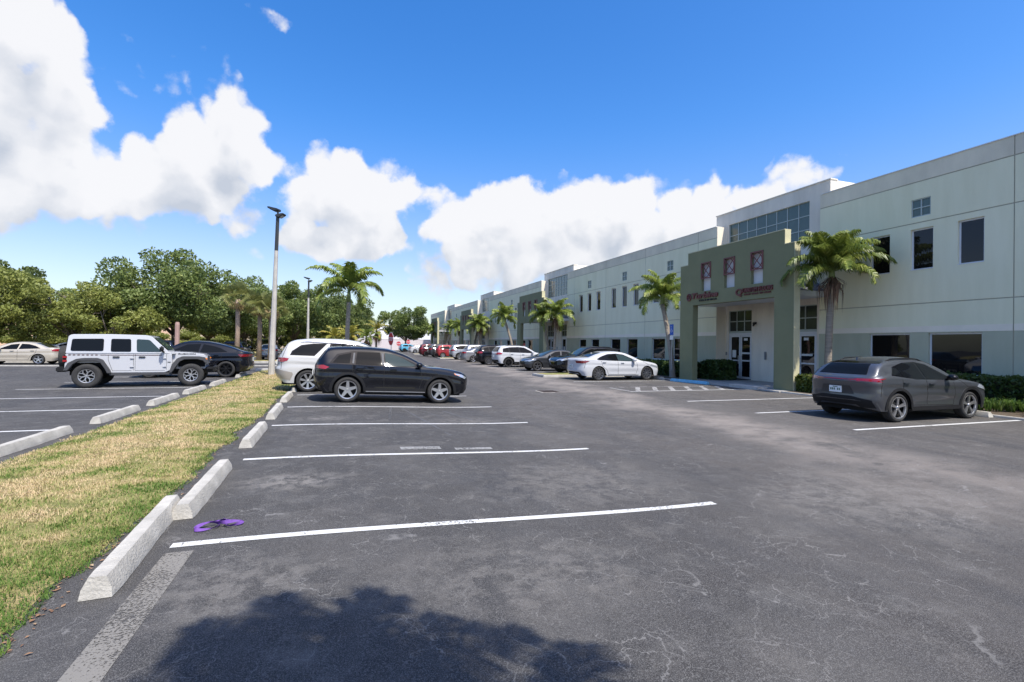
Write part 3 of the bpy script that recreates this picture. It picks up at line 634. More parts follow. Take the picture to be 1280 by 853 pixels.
    def solid(yc, zc):
        if 13.81 < yc < 18.19 and zc < 3.56: return 0
        if zc > 5.37 and not 13.4 < yc < 18.54: return 0
        if 4.13 < zc < 5.3 and any(p < yc < q for p, q in ((14.34, 14.9), (15.74, 16.3), (17.09, 17.65))): return 2
        return 1
    for i in range(len(ysb)-1):
        for j in range(len(zsb)-1):
            q = solid((ysb[i]+ysb[i+1])/2, (zsb[j]+zsb[j+1])/2)
            if q: mb.box(X0+(.15 if q == 2 else 0), X1, ysb[i]+s, ysb[i+1]+s, zsb[j], zsb[j+1])
    po = bb(mb, 'portico', M_PORT, recalc=True)
    mb = MB()
    for p, q in ((14.34, 14.9), (15.74, 16.3), (17.09, 17.65)): mb = MB(); mb.box(X0+.13, X0+.148, p+s+.002, q+s-.002, 4.132, 5.298); bb(mb, 'niche_panel', M_NICHE, po)
    mb = MB()
    for yy, z1 in ((12.995, 5.37), (18.54-.0, 5.37)): mb.box(X0-.012, X1+.012, yy+s-.012, yy+s+(.41 if yy < 14 else .52), z1+.001, z1+.03)
    mb.box(X0-.012, X1+.012, 13.39+s, 18.55+s, 5.892, 5.925); bb(mb, 'coping', M_PCAP, po)
    mb = MB(); mb.box(X0+.006, X1-.006, 12.985+s, 12.999+s, .12, 5.36); mb.box(X0+.006, X1-.006, 13.385+s, 13.399+s, 5.402, 5.888); bb(mb, 'sunlit_side_face', M_PCAP, po)  # thin overlay on the olive returns, sunlight put into its pale colour
    for p, q in ((14.34, 14.9), (15.74, 16.3), (17.09, 17.65)):
        mb = MB(); p += s; q += s; z0, z1 = 4.68, 5.3; x = X0-.03
        for yy in (p-.02, q-.03): mb.box(x, x+.04, yy, yy+.05, z0-.03, z1+.04)
        for zz in (z0-.03, z1): mb.box(x+.002, x+.038, p-.02, q+.02, zz, zz+.045)
        c, cz, r = (p+q)/2, (z0+z1)/2, .25
        mb.tube([(x+.02, c+r*math.cos(t), cz+r*1.12*math.sin(t)) for t in [k*math.pi/12 for k in range(25)]], .018, 6)
        for sg in (-1, 1): mb.tube([(x+.02, p, cz-sg*.31), (x+.02, q, cz+sg*.31)], .016, 6)
        bb(mb, 'lattice_grille', M_LATT, po)
M_DARKPANE = mat('dark_transom_glass', (.02, .028, .026), .15, coat=.3)
for k, yb in enumerate(BAYS): entrance(yb, k == 0)

sg = empty('wall_sign', (16.614, 19.946, 4.023), 0, 'dark red raised word Turbine with round emblem above the left of the portico', 'sign', 'tenant signs on the near portico')
sg.scale = (SB, SB, SB)
mb = MB(); fit_text(mb, 'Turbine', 18.22, 16.62, 3.84, 14.672, .34, .05, .012, .25)
mb.v = [tuple(Vector(v)-Vector((14.66, 17.6, 3.75))) for v in mb.v]; mb.build('lettering', M_LETTER, sg)
mb = MB(); fit_text(mb, 'TECHNICS', 17.8, 16.7, 3.70, 14.68, .10, .03, .002); mb.v = [tuple(Vector(v)-Vector((14.66, 17.6, 3.75))) for v in mb.v]; mb.build('small_lettering', M_BLACK, sg)
mb = MB(); mb.tube([(14.672, 18.42+.12*math.cos(t), 3.92+.14*math.sin(t)) for t in [k*math.pi/10 for k in range(21)]], .035, 8); mb.box(14.65, 14.69, 18.40, 18.45, 3.86, 3.99)
mb.v = [tuple(Vector(v)-Vector((14.66, 17.6, 3.75))) for v in mb.v]; mb.build('emblem', M_LETTER, sg)
sg = empty('wall_sign', (16.614, 16.66, 4.023), 0, 'dark red raised words Quantum Floors with big initial Q above the right of the portico', 'sign', 'tenant signs on the near portico')
sg.scale = (SB, SB, SB)
O_ = Vector((14.66, 14.7, 3.75))
mb = MB(); fit_text(mb, 'Q', 15.64, 15.30, 3.76, 14.672, .36, .05, .008); fit_text(mb, 'UANTUM FLOORS', 15.27, 13.86, 3.84, 14.672, .24, .05, .006)
mb.v = [tuple(Vector(v)-O_) for v in mb.v]; mb.build('lettering', M_LETTER, sg)
mb = MB(); fit_text(mb, 'CARPET  WOOD  TILE  STONE', 15.22, 13.95, 3.735, 14.68, .085, .03, .002); mb.v = [tuple(Vector(v)-O_) for v in mb.v]; mb.build('small_lettering', M_LETTER, sg)

# background buildings
wh = empty('warehouse', (10, 132, .2), 0, 'long bright white warehouse closing the far end of the car park', 'building')
M_WH = mat('bright_white_wall', (.78, .77, .76), .8, var=.04, vscale=.3)
mb = MB(); mb.box(-6, 60, 0, 30, -.3, 6.2); mb.box(-6.05, 60.05, -.05, 0.0-.002, 6.0, 6.3); mb.build('wall', M_WH, wh)
mb = MB()
for i in range(13): mb.box(-5.8+i*5, -5.5+i*5, -.08, -.003, -.2, 3.4)
mb.build('pilaster', mat('grey_pilaster', (.5, .49, .5), .8), wh)
fe = empty('boundary_wall', (10, 118, .2), 0, 'low pinkish white boundary wall in front of the white warehouse', 'wall')
mb = MB(); mb.box(-8, 40, 0, .2, -.3, 2.3); mb.box(-8.03, 40.03, -.03, .23, 2.302, 2.4); mb.build('wall_face', mat('pinkish_wall', (.62, .56, .56), .8, var=.06), fe)
mb = MB()
for i in range(17): mb.box(-8+i*3, -7.94+i*3, .06, .12, 2.4, 3.4)
for q in (2.9, 3.35): mb.box(-8, 40, .07, .1, q, q+.03)
mb.build('rail', mat('grey_rail', (.3, .3, .32), .5), fe)
gb = empty('grey_building', (3.0, 120, .2), 0, 'pale grey two storey building with dark window openings beyond the royal palm', 'building')
mb = MB(); mb.box(-4.5, 1.5, 0, 10, -.3, 6.9); mb.box(-3.2, -.6, -.5, -.002, 0, 5.4); mb.build('wall', mat('pale_grey_wall', (.5, .5, .5), .8, var=.05), gb)
for i in range(3):
    mb = MB(); mb.box(-3+i*1.5, -2.3+i*1.5, -.56, -.502 if i < 2 else -.45, 2.6, 5); mb.build('window', M_PANE, gb) if i < 2 else None
pb = empty('peach_building', (-42, 99, 0), R(8), 'peach stucco building with a wide blue roll-up shutter behind the left oaks', 'building')
mb = MB(); mb.box(-14, 14, 0, 14, -.3, 5.2); mb.box(-14.1, 14.1, -.1, -.002, 5.0, 5.35); mb.build('wall', mat('peach_wall', (.62, .42, .30), .8, var=.05), pb)
mb = MB(); mb.box(-4, 5, -.06, -.003, 0, 4.2); mb.build('shutter', mat('blue_shutter', (.22, .34, .62), .5, var=.05, vscale=2, stretch=(1, 1, 8)), pb)
for q in (-12, -9, 7, 10.5):
    mb = MB(); mb.box(q, q+1.6, -.05, -.004, 1, 2.8); mb.build('window', M_PANE, pb)
tb = empty('tan_building', (-16, 112, 0), 0, 'long low tan building glimpsed through the tree trunks on the left', 'building')
mb = MB(); mb.box(-18, 14, 0, 12, -.3, 4.2); mb.box(-18.1, 14.1, -.1, -.002, 4.0, 4.4); mb.build('wall', mat('tan_wall', (.48, .40, .31), .8, var=.05), tb)
for q in range(-16, 13, 4):
    mb = MB(); mb.box(q, q+1.7, -.05, -.004, 1, 2.7); mb.build('window', M_PANE, tb)

# ------------------------------------------------------------ cars
def paint(name, col, metal=0, rough=.45):
    return mat(name, col, rough, metal=metal, coat=.9 if max(col) < .12 else 1.0, spec=.08)
M_GLASS = glassmat('tinted_car_glass', (.006, .007, .008), .02, .13)
M_GLASSC = glassmat('clear_car_glass', (.030, .048, .052), .02, .18)
M_TYRE = mat('tyre_rubber', (.028, .027, .026), .85, var=.25, vscale=20, bump=.4, bscale=80)
M_CLAD = mat('black_plastic_cladding', (.014, .014, .015), .6, var=.1, spec=.2)
M_TRIM = mat('gloss_black_trim', (.006, .006, .007), .05, spec=.4)
M_WELL = mat('wheel_well_black', (.006, .006, .006), .95)
M_GAP = mat('panel_gap', (.006, .006, .006), .8)
M_ALLOY = mat('silver_alloy', (.50, .50, .51), .30, metal=.85)
M_ALLOYJ = mat('machined_alloy', (.42, .42, .43), .35, metal=.7)
M_ALLOYD = mat('dark_alloy', (.02, .02, .022), .3, metal=.5)
M_ALLOYG = mat('grey_alloy', (.2, .2, .21), .3, metal=.8)
M_DISC = mat('brake_disc', (.10, .10, .10), .5, metal=.6)
M_RED = mat('red_tail_lamp', (.30, .008, .012), .12, coat=1)
M_TAUPE = mat('taupe_lower_paint', (.30, .27, .235), .4, coat=.6)
M_RED2 = mat('deep_red_lamp', (.26, .006, .01), .12, coat=1)
M_REDD = mat('dark_red_lamp', (.16, .004, .006), .15, coat=1)
M_AMB = mat('amber_lamp', (.75, .22, .02), .15, coat=1)
M_HEAD = mat('headlamp_glass', (.45, .47, .5), .08, metal=.5, coat=1)
M_PLATE = mat('white_plate', (.72, .72, .70), .5)
M_CHR = mat('chrome_strip', (.75, .75, .76), .12, metal=1)
M_PILL = mat('reflection_grey_pillar_trim', (.10, .10, .105), .6, spec=.2)  # grey tone paints in the reflection on the dark window pillars
M_LOWER = mat('satin_silver_trim', (.4, .4, .41), .35, metal=.7)

def interp(pts, x, smooth=True):
    if x <= pts[0][0]: return pts[0][1]
    if x >= pts[-1][0]: return pts[-1][1]
    for i in range(len(pts)-1):
        (x0, y0), (x1, y1) = pts[i], pts[i+1]
        if x <= x1:
            t = (x-x0)/(x1-x0)
            if not smooth: return y0+(y1-y0)*t
            def sl(k):
                if k <= 0 or k >= len(pts)-1:
                    a, b_ = (pts[0], pts[1]) if k <= 0 else (pts[-2], pts[-1]); return (b_[1]-a[1])/(b_[0]-a[0])
                s0 = (pts[k][1]-pts[k-1][1])/(pts[k][0]-pts[k-1][0]); s1 = (pts[k+1][1]-pts[k][1])/(pts[k+1][0]-pts[k][0])
                return 0 if s0*s1 <= 0 else 2*s0*s1/(s0+s1)
            h = x1-x0; m0, m1 = sl(i)*h, sl(i+1)*h
            return (2*t**3-3*t**2+1)*y0+(t**3-2*t**2+t)*m0+(-2*t**3+3*t**2)*y1+(t**3-t**2)*m1

def wheel(parent, x, y, side, r, w, spokes, mrim, style, rf=.69):
    """wheel hub empty-free: dark hub mesh with tyre and rim below it"""
    z = r
    def T(mb): mb.v = [(v[0]+x, y+(v[1] if side > 0 else -v[1]), v[2]+z) for v in mb.v]; return mb
    hw = w/2; rr = r*rf
    mb = MB(); mb.lathe([(0, hw-.07), (rr*.6, hw-.07), (rr*.6, hw-.1), (rr*.98, hw-.1), (rr*.98, -hw+.02), (0, -hw+.02)], 24)
    wh_ = T(mb).build('wheel', M_WELL, parent, smooth=True, angle=40, recalc=True)
    mb = MB(); mb.lathe([(rr, hw-.025), (rr+.02, hw-.004), (r*.82, hw+.004), (r*.93, hw-.012), (r*.985, hw-.035), (r, hw-.06), (r, -hw+.06), (r*.98, -hw+.03), (r*.9, -hw), (rr, -hw)], 36)
    T(mb).build('tyre', M_TYRE, wh_, smooth=True, recalc=True)
    mb = MB(); mb.lathe([(rr*.90, hw-.05), (rr*.93, hw-.012), (rr*1.0, hw-.006), (rr*1.02, hw-.02), (rr*1.0, hw-.06)], 36)
    def spoke(a, r0, r1, w0, w1, t0, t1):
        c, s = math.cos(a), math.sin(a)
        def P(rad, off, t): return (rad*c-off*s, t, rad*s+off*c)
        vs = [P(r0, -w0, t0), P(r0, w0, t0), P(r1, w1, t1), P(r1, -w1, t1), P(r0, -w0*1.1, t0-.035), P(r0, w0*1.1, t0-.035), P(r1, w1*1.1, t1-.03), P(r1, -w1*1.1, t1-.03)]
        mb.add(vs, [(0, 1, 2, 3), (4, 7, 6, 5), (0, 4, 5, 1), (1, 5, 6, 2), (2, 6, 7, 3), (3, 7, 4, 0)])
    for k in range(spokes):
        a = 2*math.pi*(k+.25)/spokes
        if style == 'single': spoke(a, rr*.12, rr*.94, rr*.085, rr*.15, hw-.032, hw-.016)
        elif style == 'wide': spoke(a, rr*.14, rr*.95, rr*.19, rr*.13, hw-.022, hw-.014)
        elif style == 'twin':
            for d in (-.17, .17): spoke(a+d*.55, rr*.14, rr*.94, rr*.05, rr*.055, hw-.03, hw-.016)
            spoke(a, rr*.15, rr*.5, rr*.1, rr*.05, hw-.036, hw-.03)
        elif style == 'web':
            spoke(a, rr*.14, rr*.6, rr*.075, rr*.075, hw-.03, hw-.02)
            for d in (-.33, .33):
                c0 = (rr*.56*math.cos(a), rr*.56*math.sin(a)); c1 = (rr*.95*math.cos(a+d), rr*.95*math.sin(a+d)); dx, dz = c1[0]-c0[0], c1[1]-c0[1]; l = math.hypot(dx, dz); px_, pz = -dz/l*rr*.055, dx/l*rr*.055
                t0, t1 = hw-.02, hw-.014
                vs = [(c0[0]-px_, t0, c0[1]-pz), (c0[0]+px_, t0, c0[1]+pz), (c1[0]+px_, t1, c1[1]+pz), (c1[0]-px_, t1, c1[1]-pz)]; vs += [(v[0], v[1]-.03, v[2]) for v in vs]
                mb.add(vs, [(0, 1, 2, 3), (4, 7, 6, 5), (0, 4, 5, 1), (1, 5, 6, 2), (2, 6, 7, 3), (3, 7, 4, 0)])
    mb.lathe([(0, hw-.012), (rr*.13, hw-.014), (rr*.17, hw-.03), (rr*.17, hw-.06)], 20)
    T(mb).build('rim', mrim, wh_, smooth=True, angle=35, recalc=True)

def car(sp, name, label, x, y, rz, mpaint, cat='car', group=None, pitch=None, detail=2):
    """x,y = point between the axles; spec coordinates run from the rear axle forward"""
    wb, tr, W = sp['wb'], sp['tr'], sp['W']; sh = wb/2
    TOP = [(a-sh, b_) for a, b_ in sp['top']]; BELT = [(a-sh, b_) for a, b_ in sp['belt']]
    xr, xf = TOP[0][0], TOP[-1][0]; ra = tr*1.16; sill = sp.get('sill', .27); Wh = W/2
    rear = sp['rear']; front = sp['front']; arch = [(-sh), (sh)]; pa = sp.get('plan', (.42, 3.0, 2.6))
    c, s = math.cos(rz), math.sin(rz)
    zr_, zf_ = zg(x-c*sh), zg(x+c*sh); pt = -math.atan2(zf_-zr_, wb)
    root = bpy.data.objects.new(name, None); COL.objects.link(root); root.empty_display_size = .3
    root.matrix_world = Matrix.Translation((x, y, (zr_+zf_)/2)) @ Matrix.Rotation(rz, 4, 'Z') @ Matrix.Rotation(pt, 4, 'Y')
    tag(root, label, cat, group)
    def plan(x0):
        d = max(0, pa[0]-min(x0-xr, xf-x0)); taper = 1-.035*max(0, (x0-sh*.3)/(xf))**2-.03*max(0, -x0/abs(xr))**2
        return Wh*taper*max(0, 1-(d/pa[0])**pa[1])**(1/pa[2])
    def dx(x0, z):
        q = 0
        if x0 < xr+.7: q += (interp(rear, z, False)-0)*((xr+.7-x0)/.7)**1.5
        if x0 > xf-.7: q -= (interp(front, z, False)-0)*((x0-(xf-.7))/.7)**1.5
        return q
    def zbelt(x0): return min(interp(BELT, x0), interp(TOP, x0)-.02)
    tum = sp.get('tumble', .42)
    def section(x0):
        hw = plan(x0); zt = interp(TOP, x0); zb = zbelt(x0); zm = sp.get('zm', .62)
        zl = sill
        for xa in arch:
            if abs(x0-xa) < ra: zl = max(zl, tr+math.sqrt(max(0, ra*ra-(x0-xa)**2)))
        zl = min(zl, zb-.03)
        # raise the lower edge at the bumpers
        e = min(x0-xr, xf-x0)
        if e < .35: zl = max(zl, sill+.10*(1-e/.35)**2)
        pts = []
        fade = max(0, min(1, (sh-ra*.9-abs(x0))/.35)); za = sill+(zm-sill)*.62; zc = zm+(zb-zm)*.68
        def yb(z):
            w = hw*.022*fade*math.exp(-((z-za)/.11)**2)-hw*.014*math.exp(-((z-zc)/.045)**2)*max(.3, fade)+hw*.012*math.exp(-((z-zc+.10)/.06)**2)
            return yb0(z)-w
        def yb0(z):
            if z < zm: return hw*(1-.075*((zm-z)/zm)**1.8)
            q = (z-zm)/max(.05, zb-zm); crease = sp.get('crease', .012)
            return hw*(1-.035*q*q)
        n1, n2, n3 = 18, 8, 9
        for i in range(n1): z = zl+(zb-zl)*i/(n1-1); pts.append((yb(z), z))
        h = zt-zb; crown = min(.085, max(.015, h*.5)); ze = zt-crown
        y_b = yb(zb); glassh = max(0, ze-zb); ins = min(1, glassh/.12)*.025
        ye = y_b-ins-tum*glassh-.06*min(1, glassh/.4)*(glassh/.5)**2
        ye = max(ye, hw*.35)
        for i in range(1, n2+1):
            t = i/n2; z = zb+(ze-zb)*t; pts.append((y_b-ins*min(1, t*4)+(ye-(y_b-ins))*(t**1.15), z))
        for i in range(1, n3+1):
            a = i/n3; yy = ye*(1-a); q = (1-(1-a)**2.6)**(1/2.0) if a < 1 else 1
            pts.append((yy, ze+crown*q))
        return pts
    xs = set()
    for k in range(13): t = k/12; xs.add(xr+.5*(1-math.cos(t*math.pi/2))); xs.add(xf-.5*(1-math.cos(t*math.pi/2)))
    n = 44 if detail > 1 else 26
    for k in range(n+1): xs.add(xr+.5+(xf-xr-1)*k/n)
    for xa in arch:
        for k in range(15): a = math.pi*k/14; xs.add(xa+ra*math.cos(a)*.9995)
        xs.add(xa+ra*1.0005); xs.add(xa-ra*1.0005)
    xs = sorted(q for q in xs if xr <= q <= xf); xs2 = [xs[0]]
    for q in xs[1:]:
        if q-xs2[-1] > .0006 : xs2.append(q)
    xs = xs2
    S = [section(q) for q in xs]; m_ = len(S[0]); V = []; 
    for q, sec in zip(xs, S):
        row = [(q+dx(q, z), yy, z) for yy, z in sec]; V += row+[(a, -b_, z) for a, b_, z in row[:-1][::-1]]
    K = 2*m_-1; F = [(i*K+j, (i+1)*K+j, (i+1)*K+j+1, i*K+j+1) for i in range(len(xs)-1) for j in range(K-1)]
    bm = bmesh.new(); vv = [bm.verts.new(v) for v in V]
    for f in F:
        try: bm.faces.new([vv[i] for i in f])
        except ValueError: pass
    bmesh.ops.remove_doubles(bm, verts=bm.verts[:], dist=.0004); bmesh.ops.dissolve_degenerate(bm, edges=bm.edges[:], dist=.0003); bmesh.ops.recalc_face_normals(bm, faces=bm.faces[:])
    # make sure normals look outwards
    bm.faces.ensure_lookup_table(); tot = sum(f.normal.dot(f.calc_center_median()-Vector((0, 0, .7)))*f.calc_area() for f in bm.faces)
    if tot < 0: bmesh.ops.reverse_faces(bm, faces=bm.faces[:])
    tree = BVHTree.FromBMesh(bm)
    me = bpy.data.meshes.new('body'); bm.to_mesh(me); bm.free(); me.materials.append(mpaint); me.shade_smooth(); me.set_sharp_from_angle(angle=R(42))
    body = bpy.data.objects.new('body', me); COL.objects.link(body); body.parent = root
    DIR = {'L': ((0, -1, 0), lambda a, b_: (a, 3, b_)), 'R': ((0, 1, 0), lambda a, b_: (a, -3, b_)), 'B': ((1, 0, 0), lambda a, b_: (-5, a, b_)), 'F': ((-1, 0, 0), lambda a, b_: (5, a, b_)), 'T': ((0, 0, -1), lambda a, b_: (a, b_, 4))}
    def proj(dn, a, b_, off):
        d, fn = DIR[dn]; d = Vector(d); h, nrm, i, dist = tree.ray_cast(Vector(fn(a, b_)), d)
        if h is None:
            o = Vector(fn(a, b_)); o = o+d*(o.length*.8); h, nrm, i, dist = tree.find_nearest(Vector((a, .8 if dn == 'L' else -.8, b_)) if dn in 'LR' else (Vector((xr, a, b_)) if dn == 'B' else Vector((xf, a, b_)) if dn == 'F' else Vector((a, b_, 1.4))))
        if nrm.dot(d) > 0: nrm = -nrm
        return h+nrm*off, nrm
    def patch(mb, dn, poly, off=.004, step=.07, sub=True):
        b2 = bmesh.new(); vs = [b2.verts.new((p[0], p[1], 0)) for p in poly]; b2.faces.new(vs)
        if sub:
            for ax in (0, 1):
                lo, hi = min(p[ax] for p in poly), max(p[ax] for p in poly); k = int((hi-lo)/step)
                for i in range(1, k+1):
                    co = [0, 0, 0]; co[ax] = lo+(hi-lo)*i/(k+1); no = [0, 0, 0]; no[ax] = 1
                    bmesh.ops.bisect_plane(b2, geom=b2.verts[:]+b2.edges[:]+b2.faces[:], plane_co=co, plane_no=no)
        b2.verts.index_update(); out = []; inn = []
        for v in b2.verts:
            p, nr = proj(dn, v.co.x, v.co.y, off); out.append(p); inn.append(p-nr*(off+.004))
        fs = [[v.index for v in f.verts] for f in b2.faces]; N = len(out)
        rim = [(e.verts[0].index, e.verts[1].index) for e in b2.edges if len(e.link_faces) == 1]; b2.free()
        mb.add(out+inn, [tuple(f) for f in fs]+[(a, b_, b_+N, a+N) for a, b_ in rim])
    def both(fn):
        for dn in ('L', 'R'): fn(dn)
    sx = lambda poly: [(a-sh, b_) for a, b_ in poly]
    def strip(p0, p1, w):
        d = Vector((p1[0]-p0[0], p1[1]-p0[1])); l = d.length; d /= l; nn_ = Vector((-d.y, d.x))*w/2
        return [(p0[0]+nn_.x, p0[1]+nn_.y), (p0[0]-nn_.x, p0[1]-nn_.y), (p1[0]-nn_.x, p1[1]-nn_.y), (p1[0]+nn_.x, p1[1]+nn_.y)]
    # window surround, glass
    for dn in 'LR':
        mb = MB(); [patch(mb, dn, sx(p), .003) for p in sp.get('surround', [])]
        if mb.v: mb.build('window_surround', sp.get('surround_mat', M_TRIM), root, smooth=True, angle=40, recalc=False)
        for i, p in enumerate(sp['glass']):
            mb = MB(); patch(mb, dn, sx(p), .007); mb.build('side_window', sp.get('glass_mats', {}).get(i, M_GLASS), root, smooth=True, angle=40)
        mb = MB()
        for q in sp.get('gaps', []):
            for a, b_ in zip(q, q[1:]): patch(mb, dn, sx(strip(a, b_, .013)), .0025)
        if mb.v and detail > 0: mb.build('door_seam', M_GAP, root, smooth=True, angle=40)
        # arch cladding and sill
        aw = sp.get('clad', 0)
        mb = MB()
        if aw:
            for xa in arch:
                N = 16; a0 = math.asin(max(-1, min(1, (sp.get('clad_z', .32)-tr)/(ra+aw/2))))
                for k in range(N):
                    t0 = a0+(math.pi-2*a0)*k/N; t1 = a0+(math.pi-2*a0)*(k+1)/N; r0, r1 = ra-.005, ra+aw
                    patch(mb, dn, [(xa+r*math.cos(t), tr+r*math.sin(t)) for r, t in ((r0, t0), (r1, t0), (r1, t1), (r0, t1))], .012, step=.2)
            patch(mb, dn, [(-sh+ra+.02, sill+.005), (sh-ra-.02, sill+.005), (sh-ra-.02, sill+sp.get('cladh', .12)), (-sh+ra+.02, sill+sp.get('cladh', .12))], .012, step=.3)
            mb.build('wheel_arch_trim', M_CLAD, root, smooth=True, angle=40)
        for (nm, poly, mt) in sp.get('side', []):
            mb = MB(); patch(mb, dn, sx(poly), .016 if nm == 'sill_trim' else .009); mb.build(nm, mt, root, smooth=True, angle=40)
    for (nm, dn, poly, mt) in sp.get('ends', []):
        mb = MB(); patch(mb, dn, poly, .008); mb.build(nm, mt, root, smooth=True, angle=40)
    if 'plate' in sp:
        y0, z0, dn = sp['plate']; p, nr = proj(dn, y0, z0, .02)
        sgx = -1 if dn == 'B' else 1
        mb = MB(); mb.box(p.x+sgx*-.01, p.x+sgx*.012, -.155, .155, z0-.078, z0+.078); o = mb.build('licence_plate', M_PLATE, root)
        mb = MB()
        for k, yy in enumerate((-.11, -.065, .02, .065, .11)): mb.box(p.x+sgx*.01, p.x+sgx*.016, yy-.013, yy+.013, z0-.03, z0+.025)
        mb.box(p.x+sgx*.01, p.x+sgx*.016, -.06, .06, z0+.045, z0+.062); mb.build('plate_marks', mat('plate_green', (.05, .12, .06), .5), o)
    # underbody and wheel housings
    mb = MB(); zi = .24
    mb.box(xr+.28, xf-.3, -Wh+.22, Wh-.22, zi, .62); 
    for xa in arch:
        for sg in (-1, 1):
            N = 14; yo, yi = sg*(Wh-.045), sg*(Wh-.30); vs = []
            for k in range(N+1): t = math.pi*k/N; vs += [(xa+(ra+.004)*math.cos(t), yo, tr+(ra+.004)*math.sin(t)), (xa+(ra+.004)*math.cos(t), yi, tr+(ra+.004)*math.sin(t))]
            mb.add(vs, [(2*k, 2*k+1, 2*k+3, 2*k+2) for k in range(N)])
            vs = [(xa, yi, tr)]+[(xa+(ra+.004)*math.cos(math.pi*k/N), yi, tr+(ra+.004)*math.sin(math.pi*k/N)) for k in range(N+1)]; mb.add(vs, [(0, k+1, k+2) for k in range(N)])
    mb.build('underbody', M_WELL, root)
    mb = MB(); mb.box(-sh+ra+.05, sh-ra-.05, -Wh+.1, Wh-.1, zi, sill+.03); mb.build('sill', M_CLAD if sp.get('clad') else M_WELL, root)
    for xa in arch:
        for sg in (-1, 1): wheel(root, xa, sg*(Wh-.03-sp.get('ww', .22)/2), sg, tr, sp.get('ww', .22), sp.get('spokes', 5), sp.get('rim', M_ALLOY), sp.get('style', 'single'), sp.get('rimf', .70))
    # mirrors, handles, rails
    if 'mirror' in sp:
        mx_, mz = sp['mirror'][0]-sh, sp['mirror'][1]
        for dn, sg in (('L', 1), ('R', -1)):
            p, nr = proj(dn, mx_, mz-.03, 0)
            b3 = bmesh.new(); bmesh.ops.create_uvsphere(b3, u_segments=14, v_segments=9, radius=1)
            for v in b3.verts: v.co = Vector((v.co.x*.085+(.02 if v.co.x > 0 else 0), v.co.y*.115, v.co.z*.078-abs(v.co.y)*.01)); v.co += Vector((mx_, p.y+sg*.14, mz+.03))
            mb = MB(); mb.addbm(b3); mb.tube([(mx_+.03, p.y-sg*.02, mz-.04), (mx_+.01, p.y+sg*.1, mz)], .03, 8); mb.build('wing_mirror', sp.get('mirror_mat', mpaint), root, smooth=True, angle=50)
    for hx, hz in sp.get('handles', []):
        for dn, sg in (('L', 1), ('R', -1)):
            p, nr = proj(dn, hx-sh, hz, 0); mb = MB(); mb.box(hx-sh-.095, hx-sh+.095, min(p.y+sg*.012, p.y+sg*.045), max(p.y+sg*.012, p.y+sg*.045), hz-.016, hz+.016, bev=.008)
            mb.box(hx-sh+.06, hx-sh+.09, min(p.y-sg*.01, p.y+sg*.02), max(p.y-sg*.01, p.y+sg*.02), hz-.012, hz+.012); mb.box(hx-sh-.09, hx-sh-.06, min(p.y-sg*.01, p.y+sg*.02), max(p.y-sg*.01, p.y+sg*.02), hz-.012, hz+.012)
            mb.build('door_handle', sp.get('handle_mat', mpaint), root, smooth=True, angle=40)
    if 'rails' in sp:
        a, b_ = sp['rails'][0]-sh, sp['rails'][1]-sh; off = sp['rails'][2]
        for sg in (-1, 1):
            pts = []
            for k in range(9):
                q = a+(b_-a)*k/8; h, nr, i, d = tree.ray_cast(Vector((q, sg*off, 4)), Vector((0, 0, -1))); pts.append((q, sg*off, h.z+(.03 if 0 < k < 8 else -.005)))
            mb = MB(); mb.tube(pts, .016, 8); mb.build('roof_rail', sp.get('rail_mat', M_CLAD), root, smooth=True, angle=50)
    if 'fin' in sp:
        q = sp['fin']-sh; h, nr, i, d = tree.ray_cast(Vector((q, 0, 4)), Vector((0, 0, -1))); mb = MB(); mb.prism([(q-.07, h.z-.01), (q+.09, h.z-.01), (q-.05, h.z+.055)], -.018, .018); mb.build('antenna_fin', mpaint, root)
    return root, patch, tree

def windscreen(yb_, zb_, yt, zt_): return [(-yb_, zb_), (yb_, zb_), (yt, zt_), (-yt, zt_)]

